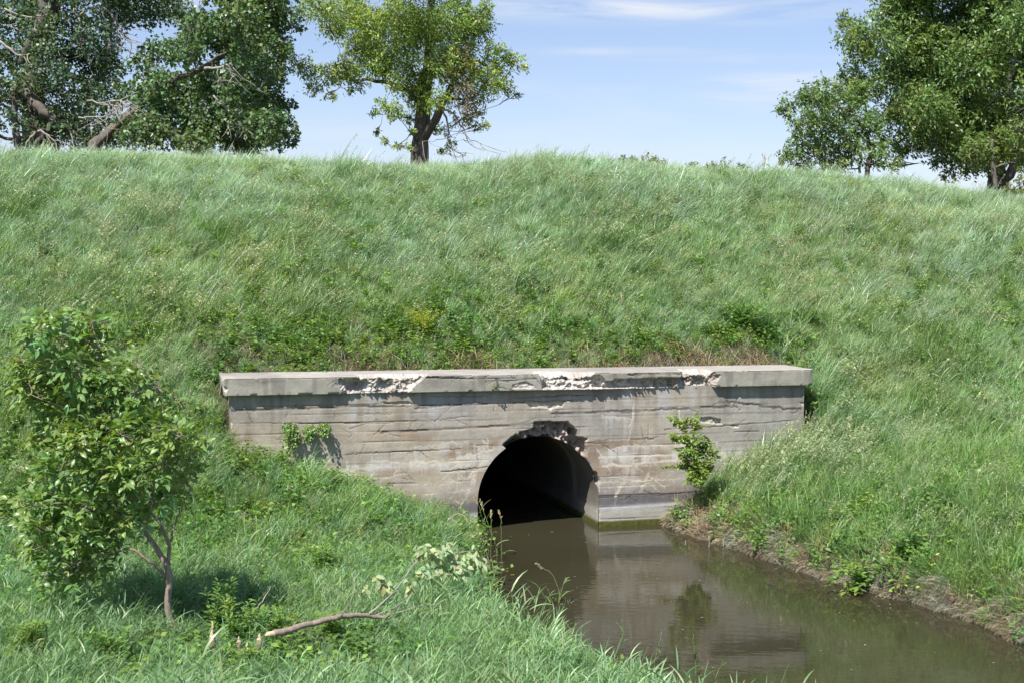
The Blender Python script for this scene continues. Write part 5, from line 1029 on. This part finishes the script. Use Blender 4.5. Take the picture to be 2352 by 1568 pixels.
# dead sticks
sticks('fallen_twig', 'thin pale twig across the shaded hollow behind the stumps', 'twig', 13.9, [[(585, 1400, 1.6, -.3), (600, 1385, 1.5), (622, 1345, 1.2, .3)], [(585, 1400, 1.5, -.3), (560, 1425, 1.2, -.4)]], m_barkP, 'loose dead twigs')
sticks('fallen_twig', 'thin curved pale twig in the grass left of the headwall foot', 'twig', 17.8, [[(1075, 1185, 1.2), (1050, 1178, 1.2), (1035, 1188, 1.2), (1025, 1200, 1)]], m_barkP, 'loose dead twigs')
sticks('water_stick', 'thin stick slanting out of the water by the leaning weed', 'stick', 17.0, [[(2038, 1388, 1.8, -.2), (2058, 1374, 1.6), (2078, 1363, 1.3, .15)]], m_barkP, 'sticks standing in the stream')
for k_, (ln, lb_) in enumerate((([(1628, 1260, 1.6), (1629, 1240, 1.2), (1628, 1228, 1)], 'tallest upright reed stub in the water before the right wall foot'), ([(1662, 1255, 1.4), (1662, 1240, 1.2), (1664, 1232, .8)], 'upright reed stub nearest to the right bank'), ([(1575, 1250, 1.0), (1574, 1240, .8)], 'shortest reed stub standing in the water, nearest to the opening'))):
    sticks('water_stick', lb_, 'stick', 19.8, [ln], m_barkP, 'sticks standing in the stream')
sticks('dead_stalk', 'pale leaning dead stalk in the hill grass, above the left half of the coping', 'stalk', 23.6, [[(908, 700, 1.1), (930, 672, .9), (950, 650, .6)]], m_barkP, 'dead stalks in the hill grass')
sticks('dead_stalk', 'upright pale dead stalk in the grass in the middle of the slope', 'stalk', 25.4, [[(985, 600, .9), (988, 570, .8), (992, 552, .6)]], m_barkP, 'dead stalks in the hill grass')
sticks('dead_stalk', 'short tan seed stalk on the slope left of the dark shrub', 'stalk', 23.8, [[(1430, 700, 1.6), (1428, 685, 2.2), (1426, 672, .8)]], m_barkP, 'dead stalks in the hill grass')

# ------------------------------------------------------------------ light, sky
a_, b_ = 1.0, 2.0
hd = np.array([-sT + a_ * cT, cT + a_ * sT]); el = math.atan2(b_, np.linalg.norm(hd)); toward = np.array([-hd[0], -hd[1]]) / np.linalg.norm(hd)
sun_dir = np.array([toward[0] * math.cos(el), toward[1] * math.cos(el), math.sin(el)])
import mathutils
ld = bpy.data.lights.new('sun', 'SUN'); ld.energy = 4.6; ld.angle = math.radians(.53); ld.color = (1.0, .955, .88)
lo = bpy.data.objects.new('sun', ld); lo.rotation_euler = mathutils.Vector(sun_dir).to_track_quat('Z', 'Y').to_euler(); COL.objects.link(lo)
w = bpy.data.worlds.new('World'); scene.world = w; w.use_nodes = True; nt = w.node_tree; nt.nodes.clear(); n, l = nt.nodes, nt.links
sky = n.new('ShaderNodeTexSky'); sky.sky_type = 'NISHITA'; sky.sun_disc = False; sky.sun_elevation = el; sky.sun_rotation = math.atan2(toward[0], toward[1]); sky.air_density = 1.0; sky.dust_density = .3; sky.ozone_density = 2.0
geo = n.new('ShaderNodeTexCoord')
mp = n.new('ShaderNodeMapping'); mp.inputs['Scale'].default_value = (1.3, 1.3, 13); mp.inputs['Rotation'].default_value = (0, -.03, .2); l.new(geo.outputs['Generated'], mp.inputs[0])
c1 = noise(n, l, 2.2, 6, .5, mp.outputs[0], .4)
sep = n.new('ShaderNodeSeparateXYZ'); l.new(geo.outputs['Generated'], sep.inputs[0])
cm = ramp(n, l, c1, [(.50, 0), (.78, .6)])
def mth(op, a, b=None):
    q = n.new('ShaderNodeMath'); q.operation = op
    for k_, v in enumerate((a, b)):
        if v is None: continue
        if isinstance(v, (int, float)): q.inputs[k_].default_value = v
        else: l.new(v, q.inputs[k_])
    return q.outputs[0]
yy = mth('MAXIMUM', sep.outputs['Y'], .02); az_ = mth('DIVIDE', sep.outputs['X'], yy); el_ = mth('DIVIDE', sep.outputs['Z'], yy)
mp2 = n.new('ShaderNodeMapping'); mp2.inputs['Scale'].default_value = (9, 9, 95); mp2.inputs['Rotation'].default_value = (0, .05, 0); l.new(geo.outputs['Generated'], mp2.inputs[0])
wsp = ramp(n, l, noise(n, l, 1.0, 6, .55, mp2.outputs[0], .8), [(.34, .0), (.6, 1)])
tot = None
for ca, ce, sa_, se, am in ((.09, .176, .13, .008, .95), (.19, .178, .05, .006, .6), (.07, .1465, .07, .003, .45), (.19, .125, .042, .008, .95), (.175, .116, .05, .008, .55), (-.25, .181, .04, .008, .8), (-.12, .088, .06, .010, .3), (.0, .075, .2, .016, .25), (.16, .142, .08, .004, .3)):
    g_ = mth('ADD', mth('POWER', mth('DIVIDE', mth('ABSOLUTE', mth('SUBTRACT', az_, ca)), sa_), 2), mth('POWER', mth('DIVIDE', mth('ABSOLUTE', mth('SUBTRACT', el_, ce)), se), 2))
    g_ = mth('MULTIPLY', mth('EXPONENT', mth('MULTIPLY', g_, -1)), am); tot = g_ if tot is None else mth('MAXIMUM', tot, g_)
tot = mth('MULTIPLY', mth('MULTIPLY', tot, wsp), mth('GREATER_THAN', sep.outputs['Y'], 0)); cm = mth('MAXIMUM', cm, tot)
hz = ramp(n, l, sep.outputs['Z'], [(0.0, .35), (.16, .12), (.5, 0)])
c0 = mixrgb(n, l, hz, mixrgb(n, l, 1.0, sky.outputs[0], (1.0, .94, 1.04), 'MULTIPLY'), (4.4, 5.5, 7.2)); c0 = mixrgb(n, l, cm, c0, (5.9, 6.3, 7.0))
bg = n.new('ShaderNodeBackground'); l.new(c0, bg.inputs[0]); bg.inputs[1].default_value = .085
o = n.new('ShaderNodeOutputWorld'); l.new(bg.outputs[0], o.inputs[0])

cd = bpy.data.cameras.new('camera'); cd.sensor_width = 36; cd.lens = 36 * FPX / 2352; cd.clip_end = 5000; cd.clip_start = .1
co = bpy.data.objects.new('camera', cd); co.location = CAM
Rm = mathutils.Matrix((cR, cU, -cF)).transposed(); co.rotation_euler = Rm.to_euler(); COL.objects.link(co); scene.camera = co
scene.view_settings.view_transform = 'Standard'; scene.view_settings.look = 'None'; scene.view_settings.gamma = 1; scene.view_settings.exposure = .70
scene.cycles.max_bounces = 8; scene.cycles.transparent_max_bounces = 4; scene.cycles.diffuse_bounces = 4; scene.cycles.transmission_bounces = 4
